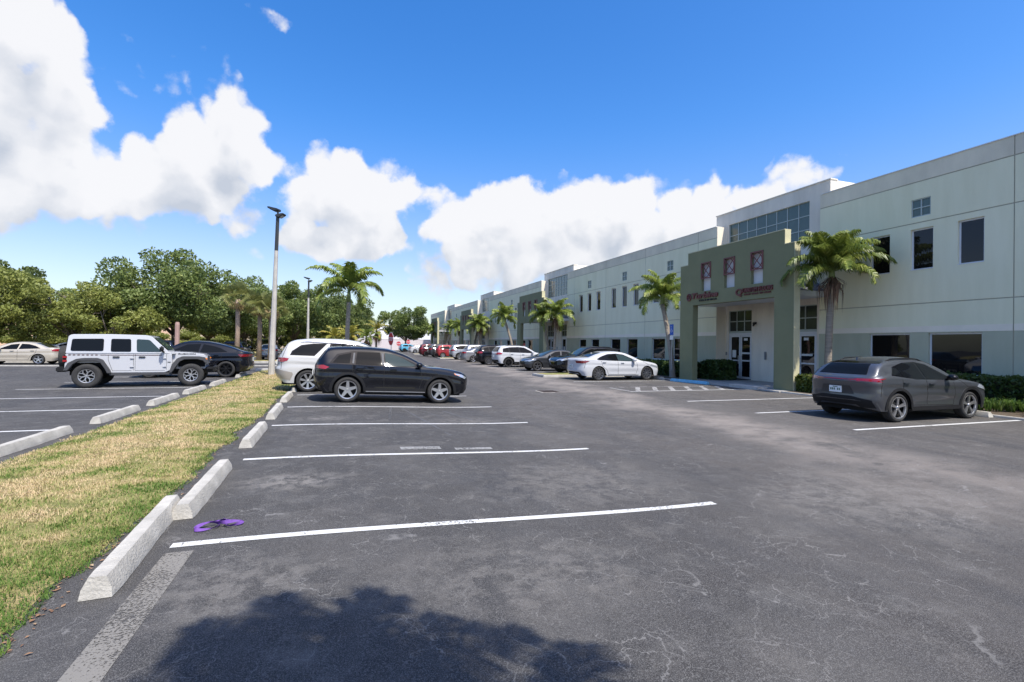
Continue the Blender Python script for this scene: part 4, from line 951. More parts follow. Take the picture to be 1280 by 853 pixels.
# --- body shapes, measured from the rear axle forwards
HRV = dict(wb=2.655, tr=.368, W=1.80, sill=.30, zm=.66, tumble=.40,
  top=[(-.95, .98), (-.91, 1.08), (-.85, 1.17), (-.72, 1.36), (-.62, 1.50), (-.55, 1.56), (-.1, 1.605), (.5, 1.62), (1.0, 1.60), (1.45, 1.50), (1.95, 1.28), (2.30, 1.10), (2.7, 1.085), (3.1, 1.04), (3.42, .965), (3.57, .86), (3.62, .72)],
  belt=[(-.95, 1.04), (-.4, 1.09), (.6, 1.085), (1.6, 1.06), (2.2, 1.03), (2.9, .95), (3.6, .76)],
  rear=[(.25, .16), (.5, .02), (.75, 0), (1.0, .02), (1.2, 0)], front=[(.25, .12), (.45, .02), (.7, 0), (1.1, .06)],
  surround=[[(-.52, 1.12), (-.33, 1.37), (.1, 1.475), (.7, 1.50), (1.15, 1.465), (1.55, 1.35), (2.02, 1.10), (1.75, 1.075), (.8, 1.075), (-.2, 1.09)]],
  glass=[[(-.44, 1.125), (-.28, 1.33), (.06, 1.42), (.02, 1.12)], [(.18, 1.10), (.22, 1.445), (.86, 1.46), (.90, 1.09)], [(1.02, 1.085), (1.0, 1.455), (1.2, 1.425), (1.5, 1.33), (1.9, 1.125), (1.82, 1.085)]],
  glass_mats={0: M_GLASS, 1: M_GLASS, 2: M_GLASSC},
  gaps=[[(.98, 1.08), (1.0, .42), (1.05, .42), (2.02, .42), (2.12, .75), (2.0, 1.05)], [(.98, .42), (.42, .42), (.36, .70), (.12, .86), (.10, 1.1)], [(2.35, 1.05), (2.6, .86), (3.1, .84)], [(-.62, 1.12), (-.72, .72)]],
  side=[('tail_lamp', [(-.93, 1.03), (-.93, .96), (-.62, .94), (-.52, 1.0), (-.68, 1.055)], M_RED), ('headlamp', [(3.18, .86), (3.06, .93), (3.32, .89), (3.5, .80), (3.42, .76)], M_HEAD), ('marker_lamp', [(3.10, .88), (3.08, .915), (3.25, .885), (3.24, .85)], M_AMB),
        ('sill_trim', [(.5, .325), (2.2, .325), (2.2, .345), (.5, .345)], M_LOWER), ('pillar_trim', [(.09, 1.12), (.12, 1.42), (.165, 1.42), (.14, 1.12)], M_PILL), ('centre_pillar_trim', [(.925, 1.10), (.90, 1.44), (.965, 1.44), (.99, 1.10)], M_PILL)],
  ends=[('rear_window', 'B', windscreen(.66, 1.12, .52, 1.45), M_GLASS), ('windscreen', 'F', windscreen(.72, 1.12, .58, 1.50), M_GLASS), ('grille', 'F', [(-.55, .55), (.55, .55), (.5, .78), (-.5, .78)], M_TRIM), ('rear_bumper_trim', 'B', [(-.7, .36), (.7, .36), (.7, .55), (-.7, .55)], M_CLAD), ('front_bumper_trim', 'F', [(-.7, .34), (.7, .34), (.7, .48), (-.7, .48)], M_CLAD), ('rear_light_bar', 'B', [(-.75, .97), (.75, .97), (.75, 1.03), (-.75, 1.03)], M_REDD)],
  plate=(0, .8, 'B'), clad=.075, cladh=.14, spokes=5, style='wide', mirror=(1.98, 1.11), handles=[(.30, .98), (1.25, .975)], ww=.215, fin=-.15)
HRV['mirror_mat'] = M_TRIM
UX = dict(wb=2.64, tr=.345, W=1.84, sill=.27, zm=.64, tumble=.50, plan=(.46, 2.6, 2.3),
  top=[(-.93, .98), (-.88, 1.05), (-.76, 1.09), (-.44, 1.36), (-.2, 1.44), (.3, 1.51), (.85, 1.54), (1.3, 1.50), (1.75, 1.33), (2.25, 1.06), (2.7, .99), (3.1, .92), (3.4, .80), (3.56, .66)],
  belt=[(-.93, 1.0), (-.3, 1.05), (.5, 1.02), (1.5, .97), (2.2, .95), (2.9, .89), (3.56, .72)],
  rear=[(.25, .20), (.5, .03), (.7, .05), (.95, 0), (1.1, .03)], front=[(.25, .1), (.5, 0), (.9, .08)],
  surround=[[(-.18, 1.10), (.0, 1.30), (.45, 1.40), (.95, 1.42), (1.3, 1.36), (1.95, 1.03), (1.7, .99), (.6, 1.01)]],
  glass=[[(-.12, 1.11), (.02, 1.26), (.1, 1.28), (.16, 1.08)], [(.2, 1.07), (.14, 1.3), (.5, 1.375), (.88, 1.385), (.92, 1.02)], [(1.0, 1.015), (.97, 1.385), (1.28, 1.33), (1.82, 1.04), (1.7, 1.005)]],
  gaps=[[(.96, 1.0), (.98, .40), (1.95, .38), (2.02, .7), (1.95, .98)], [(.96, .40), (.46, .40), (.36, .62), (.14, .8), (.12, 1.05)], [(2.2, 1.0), (2.5, .82), (3.05, .80)], [(-.55, 1.0), (-.6, .62)]],
  side=[('tail_lamp', [(-.92, 1.02), (-.90, .95), (-.62, .985), (-.42, 1.035), (-.6, 1.03)], M_RED2), ('headlamp', [(2.9, .80), (3.0, .87), (3.3, .78), (3.3, .70)], M_HEAD)],
  ends=[('rear_window', 'B', windscreen(.60, 1.115, .50, 1.36), M_GLASS), ('rear_spoiler', 'B', [(-.62, 1.375), (.62, 1.375), (.58, 1.42), (-.58, 1.42)], M_TRIM), ('windscreen', 'F', windscreen(.70, 1.08, .56, 1.44), M_GLASS), ('rear_light_bar', 'B', [(-.34, .985), (.34, .985), (.34, 1.0), (-.34, 1.0)], M_REDD), ('tail_lamp', 'B', [(.30, .985), (.88, .95), (.90, 1.03), (.34, 1.005)], M_RED2), ('tail_lamp', 'B', [(-.30, .985), (-.88, .95), (-.90, 1.03), (-.34, 1.005)], M_RED2), ('rear_bumper_trim', 'B', [(-.80, .34), (.80, .34), (.76, .52), (.35, .60), (-.35, .60), (-.76, .52)], M_CLAD), ('plate_recess', 'B', [(-.42, .64), (.42, .64), (.34, .84), (-.34, .84)], mat('ux_recess', (.03, .03, .032), .4)),
        ('grille', 'F', [(-.4, .3), (.4, .3), (.3, .75), (-.3, .75)], M_TRIM)],
  plate=(0, .74, 'B'), clad=.07, cladh=.10, clad_z=.30, spokes=5, style='twin', rim=M_ALLOY, rimf=.75, mirror=(1.72, 1.03), handles=[(.22, .93), (1.1, .90)], rails=(.0, 1.3, .56), ww=.225, fin=-.12)
UX['mirror_mat'] = M_TRIM
CAMRY = dict(wb=2.825, tr=.335, W=1.84, sill=.22, zm=.56, tumble=.50, plan=(.5, 2.6, 2.3),
  top=[(-1.08, .95), (-1.02, 1.06), (-.85, 1.09), (-.45, 1.13), (.05, 1.30), (.6, 1.42), (1.1, 1.445), (1.6, 1.40), (2.1, 1.22), (2.6, 1.0), (3.1, .93), (3.5, .83), (3.78, .66)],
  belt=[(-1.08, .98), (-.6, 1.02), (.5, .97), (1.8, .93), (2.5, .91), (3.2, .82), (3.78, .66)],
  rear=[(.2, .18), (.45, .02), (.7, .04), (1.0, 0)], front=[(.2, .10), (.45, 0), (.8, .06)],
  surround=[[(-.12, 1.04), (.15, 1.17), (.6, 1.30), (1.1, 1.325), (1.5, 1.28), (2.25, .965), (1.9, .94), (.6, .975), (.0, 1.0)]],
  glass=[[(-.02, 1.03), (.2, 1.15), (.62, 1.27), (.98, 1.295), (1.05, .975)], [(1.12, .97), (1.08, 1.295), (1.48, 1.25), (2.1, .97), (1.9, .955)]],
  glass_mats={1: M_GLASSC},
  gaps=[[(1.08, .96), (1.1, .30), (2.15, .30), (2.25, .6), (2.18, .93)], [(1.1, .30), (.55, .30), (.45, .52), (.2, .72), (.12, 1.0)], [(2.6, .93), (2.9, .78), (3.4, .72)], [(-.75, 1.0), (-.72, .9), (-.8, .6)]],
  side=[('tail_lamp', [(-1.05, .96), (-1.0, .84), (-.75, .86), (-.52, .95), (-.70, .97)], M_REDD), ('headlamp', [(3.0, .76), (3.05, .80), (3.5, .70), (3.45, .62)], M_HEAD), ('sill_crease', [(.5, .25), (2.3, .25), (2.3, .27), (.5, .27)], M_GAP)],
  ends=[('rear_window', 'T', [(-.42, -.52), (-.42, .52), (.14, .46), (.14, -.46)], M_GLASS), ('windscreen', 'F', windscreen(.72, 1.03, .55, 1.37), M_GLASS), ('tail_lamp', 'B', [(.42, .84), (.86, .84), (.86, .96), (.45, .95)], M_REDD), ('tail_lamp', 'B', [(-.42, .84), (-.86, .84), (-.86, .96), (-.45, .95)], M_REDD), ('rear_diffuser', 'B', [(-.7, .28), (.7, .28), (.6, .42), (-.6, .42)], M_TRIM), ('grille', 'F', [(-.6, .25), (.6, .25), (.5, .55), (-.5, .55)], M_TRIM)],
  plate=(0, .68, 'B'), spokes=10, style='single', rim=M_ALLOYG, rimf=.76, mirror=(1.98, .99), handles=[(.3, .90), (1.35, .87)], ww=.22, fin=.1)
CAMRY['ends'][0] = ('rear_window', 'T', [(-.40-1.41, -.50), (-.40-1.41, .50), (.32-1.41, .44), (.32-1.41, -.44)], M_GLASS)
ENC = dict(wb=3.02, tr=.375, W=2.0, sill=.30, zm=.72, tumble=.34, plan=(.55, 2.5, 2.2),
  top=[(-1.10, 1.05), (-1.02, 1.22), (-.9, 1.38), (-.68, 1.66), (-.4, 1.76), (.3, 1.83), (1.0, 1.84), (1.6, 1.78), (2.1, 1.58), (2.75, 1.22), (3.2, 1.14), (3.6, 1.04), (3.9, .88), (4.02, .75)],
  belt=[(-1.1, 1.12), (-.5, 1.18), (.6, 1.15), (2.0, 1.12), (2.7, 1.10), (3.4, 1.02), (4.02, .80)],
  rear=[(.3, .22), (.55, .02), (.78, 0), (.84, .07), (1.3, .08)], front=[(.25, .1), (.5, 0), (1.1, .1)],
  glass=[[(-.55, 1.24), (-.5, 1.36), (-.25, 1.55), (.1, 1.62), (.52, 1.635), (.15, 1.235)], [(.62, 1.22), (.72, 1.64), (1.2, 1.655), (1.32, 1.21)], [(1.42, 1.205), (1.36, 1.655), (1.7, 1.60), (2.3, 1.24), (2.2, 1.20)]],
  surround=[[(.54, 1.20), (.66, 1.66), (1.3, 1.68), (1.75, 1.62), (2.42, 1.2), (2.2, 1.185)], [(-.60, 1.225), (-.54, 1.37), (-.27, 1.575), (.1, 1.64), (.56, 1.655), (.17, 1.22)]],
  gaps=[[(1.38, 1.2), (1.4, .45), (2.35, .45), (2.45, .8), (2.4, 1.15)], [(1.4, .45), (.65, .45), (.55, .7), (.5, 1.18)], [(-.68, 1.6), (-.85, 1.1), (-.85, .75)]],
  side=[('tail_lamp', [(-1.02, 1.12), (-1.03, 1.0), (-.82, .99), (-.66, 1.04), (-.62, 1.12), (-.8, 1.14)], M_RED), ('headlamp', [(3.4, .92), (3.45, 1.0), (3.85, .9), (3.8, .82)], M_HEAD), ('lower_trim', [(-1.02, .46), (-.55, .40), (-.47, .60), (-.5, .66), (-1.04, .76)], M_TAUPE), ('sill_trim', [(.5, .32), (2.5, .32), (2.5, .44), (.5, .44)], M_TAUPE)],
  ends=[('rear_window', 'B', windscreen(.68, 1.25, .56, 1.58), M_GLASS), ('windscreen', 'F', windscreen(.78, 1.24, .62, 1.72), M_GLASS), ('tail_lamp', 'B', [(.62, 1.0), (.9, 1.0), (.9, 1.14), (.68, 1.13)], M_RED), ('tail_lamp', 'B', [(-.62, 1.0), (-.9, 1.0), (-.9, 1.14), (-.68, 1.13)], M_RED), ('rear_bumper_trim', 'B', [(-.8, .46), (.8, .46), (.8, .74), (-.8, .74)], M_TAUPE), ('grille', 'F', [(-.4, .6), (.4, .6), (.45, .95), (-.45, .95)], M_CHR)],
  plate=(0, .95, 'B'), clad=0, spokes=7, style='single', rim=M_ALLOY, mirror=(2.25, 1.22), handles=[(.75, 1.08), (1.6, 1.06)], rails=(-.3, 1.5, .70), ww=.235)
ENC['rail_mat'] = M_CHR
X6 = dict(wb=2.97, tr=.375, W=1.98, sill=.28, zm=.68, tumble=.48, plan=(.5, 2.6, 2.2),
  top=[(-1.02, 1.05), (-.96, 1.16), (-.72, 1.22), (-.3, 1.38), (.3, 1.56), (.9, 1.665), (1.3, 1.68), (1.75, 1.63), (2.2, 1.42), (2.7, 1.16), (3.2, 1.08), (3.6, .98), (3.9, .8)],
  belt=[(-1.02, 1.10), (-.4, 1.13), (.6, 1.10), (2.0, 1.05), (2.8, 1.0), (3.9, .80)],
  rear=[(.25, .2), (.5, 0), (.8, .05), (1.1, 0)], front=[(.25, .1), (.5, 0), (1, .08)],
  glass=[[(-.05, 1.17), (.25, 1.34), (.5, 1.42), (.95, 1.51), (1.05, 1.13)], [(1.12, 1.125), (1.06, 1.52), (1.6, 1.49), (2.3, 1.12), (2.1, 1.09)]],
  gaps=[[(1.08, 1.1), (1.12, .4), (2.2, .4), (2.3, .75), (2.25, 1.05)], [(1.12, .4), (.6, .4), (.45, .7), (.2, .9), (.15, 1.15)]],
  side=[('tail_lamp', [(-1.0, 1.06), (-.95, .96), (-.6, .95), (-.48, 1.06), (-.75, 1.07)], M_REDD), ('headlamp', [(3.2, .85), (3.3, .92), (3.7, .8), (3.65, .74)], M_HEAD)],
  ends=[('rear_window', 'T', [(-.60-1.485, -.52), (-.60-1.485, .52), (.1-1.485, .46), (.1-1.485, -.46)], M_GLASS), ('windscreen', 'F', windscreen(.74, 1.2, .58, 1.58), M_GLASS), ('tail_lamp', 'B', [(.38, .98), (.9, .96), (.9, 1.06), (.45, 1.07)], M_REDD), ('tail_lamp', 'B', [(-.38, .98), (-.9, .96), (-.9, 1.06), (-.45, 1.07)], M_REDD), ('rear_diffuser', 'B', [(-.75, .3), (.75, .3), (.65, .5), (-.65, .5)], M_LOWER)],
  plate=(0, .82, 'B'), spokes=7, style='twin', rim=M_ALLOYD, mirror=(2.1, 1.13), handles=[(.4, 1.02), (1.45, 1.0)], ww=.27)
SUV = dict(wb=2.68, tr=.35, W=1.85, sill=.29, zm=.66, tumble=.38,
  top=[(-.92, 1.0), (-.86, 1.15), (-.7, 1.38), (-.5, 1.58), (.2, 1.66), (.9, 1.67), (1.4, 1.61), (1.9, 1.36), (2.35, 1.13), (2.8, 1.07), (3.2, .98), (3.5, .82), (3.6, .72)],
  belt=[(-.92, 1.08), (-.4, 1.12), (.6, 1.09), (1.8, 1.05), (2.4, 1.03), (3.0, .95), (3.6, .78)],
  rear=[(.25, .16), (.5, .02), (.8, 0), (1.2, .03)], front=[(.25, .12), (.5, 0), (1.1, .08)],
  surround=[[(-.5, 1.13), (-.42, 1.4), (.1, 1.50), (.8, 1.53), (1.3, 1.49), (2.12, 1.08), (1.9, 1.07), (.5, 1.10)]],
  glass=[[(-.42, 1.15), (-.36, 1.38), (.0, 1.45), (.02, 1.135)], [(.1, 1.13), (.08, 1.465), (.82, 1.49), (.88, 1.115)], [(.95, 1.11), (.9, 1.49), (1.28, 1.455), (1.98, 1.1), (1.85, 1.09)]],
  gaps=[[(.9, 1.1), (.94, .42), (1.95, .42), (2.05, .75), (2.0, 1.05)], [(.94, .42), (.45, .42), (.38, .7), (.1, .85), (.06, 1.12)]],
  side=[('tail_lamp', [(-.9, 1.1), (-.88, .94), (-.6, .96), (-.5, 1.05), (-.68, 1.11)], M_RED), ('headlamp', [(2.95, .84), (2.98, .93), (3.4, .86), (3.35, .76)], M_HEAD)],
  ends=[('rear_window', 'B', windscreen(.66, 1.16, .55, 1.5), M_GLASS), ('windscreen', 'F', windscreen(.72, 1.15, .56, 1.56), M_GLASSC), ('tail_lamp', 'B', [(.55, .96), (.84, .95), (.84, 1.1), (.6, 1.08)], M_RED), ('tail_lamp', 'B', [(-.55, .96), (-.84, .95), (-.84, 1.1), (-.6, 1.08)], M_RED), ('headlamp', 'F', [(.48, .76), (.84, .82), (.84, .9), (.52, .84)], M_HEAD), ('headlamp', 'F', [(-.48, .76), (-.84, .82), (-.84, .9), (-.52, .84)], M_HEAD), ('grille', 'F', [(-.42, .55), (.42, .55), (.5, .84), (-.5, .84)], M_TRIM), ('grille_bar', 'F', [(-.3, .66), (.3, .66), (.34, .70), (-.34, .70)], M_CHR), ('front_bumper_trim', 'F', [(-.7, .34), (.7, .34), (.64, .48), (-.64, .48)], M_CLAD), ('rear_bumper_trim', 'B', [(-.75, .34), (.75, .34), (.75, .56), (-.75, .56)], M_CLAD)],
  plate=(0, .82, 'B'), clad=.06, cladh=.12, spokes=10, style='single', rim=M_ALLOYD, mirror=(1.88, 1.10), handles=[(.25, 1.0), (1.15, .98)], rails=(-.2, 1.3, .58), ww=.22)
SEDAN = dict(wb=2.70, tr=.32, W=1.79, sill=.22, zm=.56, tumble=.48, plan=(.5, 2.5, 2.2),
  top=[(-1.05, .88), (-1.0, 1.02), (-.85, 1.06), (-.4, 1.10), (.1, 1.30), (.6, 1.42), (1.0, 1.44), (1.5, 1.38), (1.95, 1.2), (2.45, .98), (2.9, .90), (3.3, .80), (3.56, .64)],
  belt=[(-1.05, .95), (-.6, .99), (.5, .95), (1.8, .92), (2.4, .89), (3.0, .80), (3.56, .66)],
  rear=[(.2, .16), (.45, 0), (.7, .04), (1.0, .03)], front=[(.2, .10), (.45, 0), (.8, .06)],
  glass=[[(-.1, 1.01), (.18, 1.17), (.55, 1.28), (.92, 1.30), (1.0, .965)], [(1.07, .96), (1.02, 1.30), (1.42, 1.25), (2.0, .955), (1.8, .945)]],
  gaps=[[(1.03, .96), (1.05, .3), (2.05, .3), (2.15, .6), (2.08, .92)], [(1.05, .3), (.5, .3), (.42, .5), (.15, .72), (.08, 1.0)]],
  side=[('tail_lamp', [(-1.02, .98), (-1.0, .84), (-.78, .84), (-.7, .95), (-.8, .99)], M_RED), ('headlamp', [(2.8, .72), (2.85, .80), (3.35, .70), (3.3, .62)], M_HEAD)],
  ends=[('rear_window', 'T', [(-.40-1.35, -.5), (-.40-1.35, .5), (.28-1.35, .43), (.28-1.35, -.43)], M_GLASS), ('windscreen', 'F', windscreen(.70, 1.0, .54, 1.36), M_GLASSC), ('tail_lamp', 'B', [(.48, .84), (.84, .84), (.84, .98), (.52, .97)], M_RED), ('tail_lamp', 'B', [(-.48, .84), (-.84, .84), (-.84, .98), (-.52, .97)], M_RED), ('headlamp', 'F', [(.42, .60), (.84, .66), (.84, .75), (.5, .68)], M_HEAD), ('headlamp', 'F', [(-.42, .60), (-.84, .66), (-.84, .75), (-.5, .68)], M_HEAD), ('grille', 'F', [(-.6, .28), (.6, .28), (.5, .5), (-.5, .5)], M_TRIM)],
  plate=(0, .70, 'B'), spokes=5, style='wide', rim=M_ALLOY, mirror=(1.88, .98), handles=[(.3, .88), (1.3, .86)], ww=.205)
HATCH = dict(SUV); HATCH.update(wb=2.5, top=[(-.75, .95), (-.70, 1.1), (-.58, 1.32), (-.4, 1.48), (.2, 1.56), (.8, 1.57), (1.2, 1.5), (1.7, 1.28), (2.15, 1.04), (2.6, .98), (3.0, .9), (3.25, .7)], belt=[(-.75, 1.0), (0, 1.02), (1.6, .98), (2.2, .95), (3.25, .74)],
  surround=[], glass=[[(-.35, 1.06), (-.3, 1.28), (.05, 1.36), (.78, 1.40), (.85, 1.04)], [(.92, 1.04), (.86, 1.40), (1.15, 1.36), (1.8, 1.03), (1.7, 1.01)]], W=1.76, tr=.32)
HATCH.pop('rails')

P_BLACK = paint('black_car_paint', (.004, .0045, .007)); P_WHITE = paint('white_car_paint', (.47, .475, .49)); P_PEARL = paint('pearl_white_car_paint', (.49, .48, .46))
P_GREY = paint('graphite_car_paint', (.085, .089, .098), .6, .34); P_BEIGE = paint('champagne_car_paint', (.50, .44, .35), .35); P_SILVER = paint('silver_car_paint', (.46, .46, .47), .6)
P_RED = paint('bright_red_car_paint', (.28, .025, .028), .1); P_DKRED = paint('burgundy_car_paint', (.09, .012, .018), .3); P_NAVY = paint('navy_car_paint', (.012, .018, .04), .3); P_BLUE = paint('light_blue_car_paint', (.10, .38, .55)); P_DGREY = paint('dark_grey_car_paint', (.04, .042, .046), .4)
P_MIDGREY = paint('mid_grey_car_paint', (.24, .24, .245), .5)
NM = 'parked_car'  # car positions below mostly back-projected from image pixels onto the ground
def v(sp, **kw): d = dict(sp); d.update(kw); return d
car(HRV, NM, 'black compact crossover with silver alloys side-on in the nearest occupied stall', .15+1.33, 15.78, R(1), P_BLACK, 'SUV', 'cars in the left stalls')
car(ENC, NM, 'white three row SUV with red tail lamp parked just behind the black crossover', -1.08+1.51, 19.0, R(1), P_PEARL, 'SUV', 'cars in the left stalls')
car(UX, NM, 'graphite grey crossover with full-width red tail lamp nosed towards the building at the right', 12.42+1.32, 8.98, R(.5), P_GREY, 'SUV', 'cars in the building row')
car(CAMRY, NM, 'white sedan with dark multi-spoke wheels nosed up to the hedge left of the near portico', 11.95+1.41, 22.6, R(2), P_WHITE, 'sedan', 'cars in the building row')
car(v(SUV, rim=M_ALLOY), NM, 'black SUV with chrome grille facing out between the white sedan and the black sports sedan', 13.1+1.34, 27.95, R(180), P_BLACK, 'SUV', 'cars in the building row')
car(v(SEDAN, rim=M_ALLOYG), NM, 'glossy dark sedan facing the aisle between the black SUV and the white crossover', 12.05+1.35, 30.75, R(180), P_DGREY, 'sedan', 'cars in the building row')
car(v(SUV, rim=M_ALLOYD, style='twin', spokes=5), NM, 'white crossover with black wheels backed towards the aisle beyond the dark sedan', 11.78+1.34, 36.0, R(2), P_WHITE, 'SUV', 'cars in the building row')
car(v(SUV, rim=M_ALLOYG), NM, 'black SUV whose tail shows just past the white crossover', 11.5+1.34, 40.2, R(0), P_BLACK, 'SUV', 'cars in the building row')
car(SEDAN, NM, 'mid grey sedan with bright wheel covers in the middle of the building row', 11.45+1.35, 45.1, R(1), P_MIDGREY, 'sedan', 'cars in the building row')
car(v(SUV, clad=0), NM, 'pale silver SUV with only its roof showing behind the grey sedan', 12.4+1.34, 48.2, R(0), P_SILVER, 'SUV', 'cars in the building row', detail=1)
car(v(SUV, rim=M_ALLOY), NM, 'silver SUV with roof rails just before the far traffic island', 11.9+1.34, 52.6, R(0), P_SILVER, 'SUV', 'cars in the building row', detail=1)
car(v(HATCH, rim=M_ALLOY, clad=0), NM, 'bright red hatchback beyond the far traffic island', 11.2+1.25, 58.2, R(0), P_RED, 'hatchback', 'cars in the building row', detail=1)
car(SUV, NM, 'near-black SUV immediately beyond the red hatchback', 11.0+1.34, 61.3, R(0), P_DGREY, 'SUV', 'cars in the building row', detail=1)
car(v(SUV, clad=0), NM, 'burgundy SUV second beyond the red hatchback', 10.4+1.34, 65.0, R(0), P_DKRED, 'SUV', 'cars in the building row', detail=1)
car(SEDAN, NM, 'white sedan farthest along the building row, under the far palms', 12.1+1.35, 87.8, R(0), P_WHITE, 'sedan', 'cars in the building row', detail=1)
car(HATCH, NM, 'small light blue hatchback under the round tree at the far end', 12.4, 96.5, R(8), P_BLUE, 'hatchback', detail=1)
car(v(X6, rim=M_ALLOYD), NM, 'black coupe-roofed SUV with its tail to the lawn strip behind the white off-roader', -5.0-1.485, 26.7, R(180), P_BLACK, 'SUV', 'cars in the left lot')
car(SEDAN, NM, 'champagne beige sedan at the far left edge', -18.1-1.35, 40.2, R(180), P_BEIGE, 'sedan', 'cars in the left lot')
far = [(-14.2, 50.6, 180, SUV, P_NAVY, 'navy SUV first from the left beneath the big oak'), (-11.6, 50.2, 180, SUV, P_DGREY, 'dark grey SUV directly behind the roof of the black coupe SUV'), (-8.9, 50.0, 0, SUV, P_NAVY, 'navy SUV behind the leftmost fan palm trunk'),
       (-6.2, 50.4, 180, SEDAN, P_MIDGREY, 'mid grey sedan behind the middle fan palm'), (-3.5, 50.2, 0, SUV, P_BLACK, 'black SUV behind the tall concrete light pole'), (-.6, 50.6, 180, SUV, P_DKRED, 'burgundy SUV just left of the white three row SUV'),
       (-20.5, 51.0, 0, SEDAN, P_WHITE, 'white sedan in the shade hidden behind the off-roader'), (-28.5, 47.8, 0, SUV, P_MIDGREY, 'grey SUV under the leftmost oak behind the beige sedan')]
for i, (x, y, a, sp, p_, lb) in enumerate(far):
    car(sp, NM, lb, x, y, R(90 if i < 6 else a), p_, 'SUV' if sp is SUV else 'sedan', 'cars under the far oaks', detail=1)

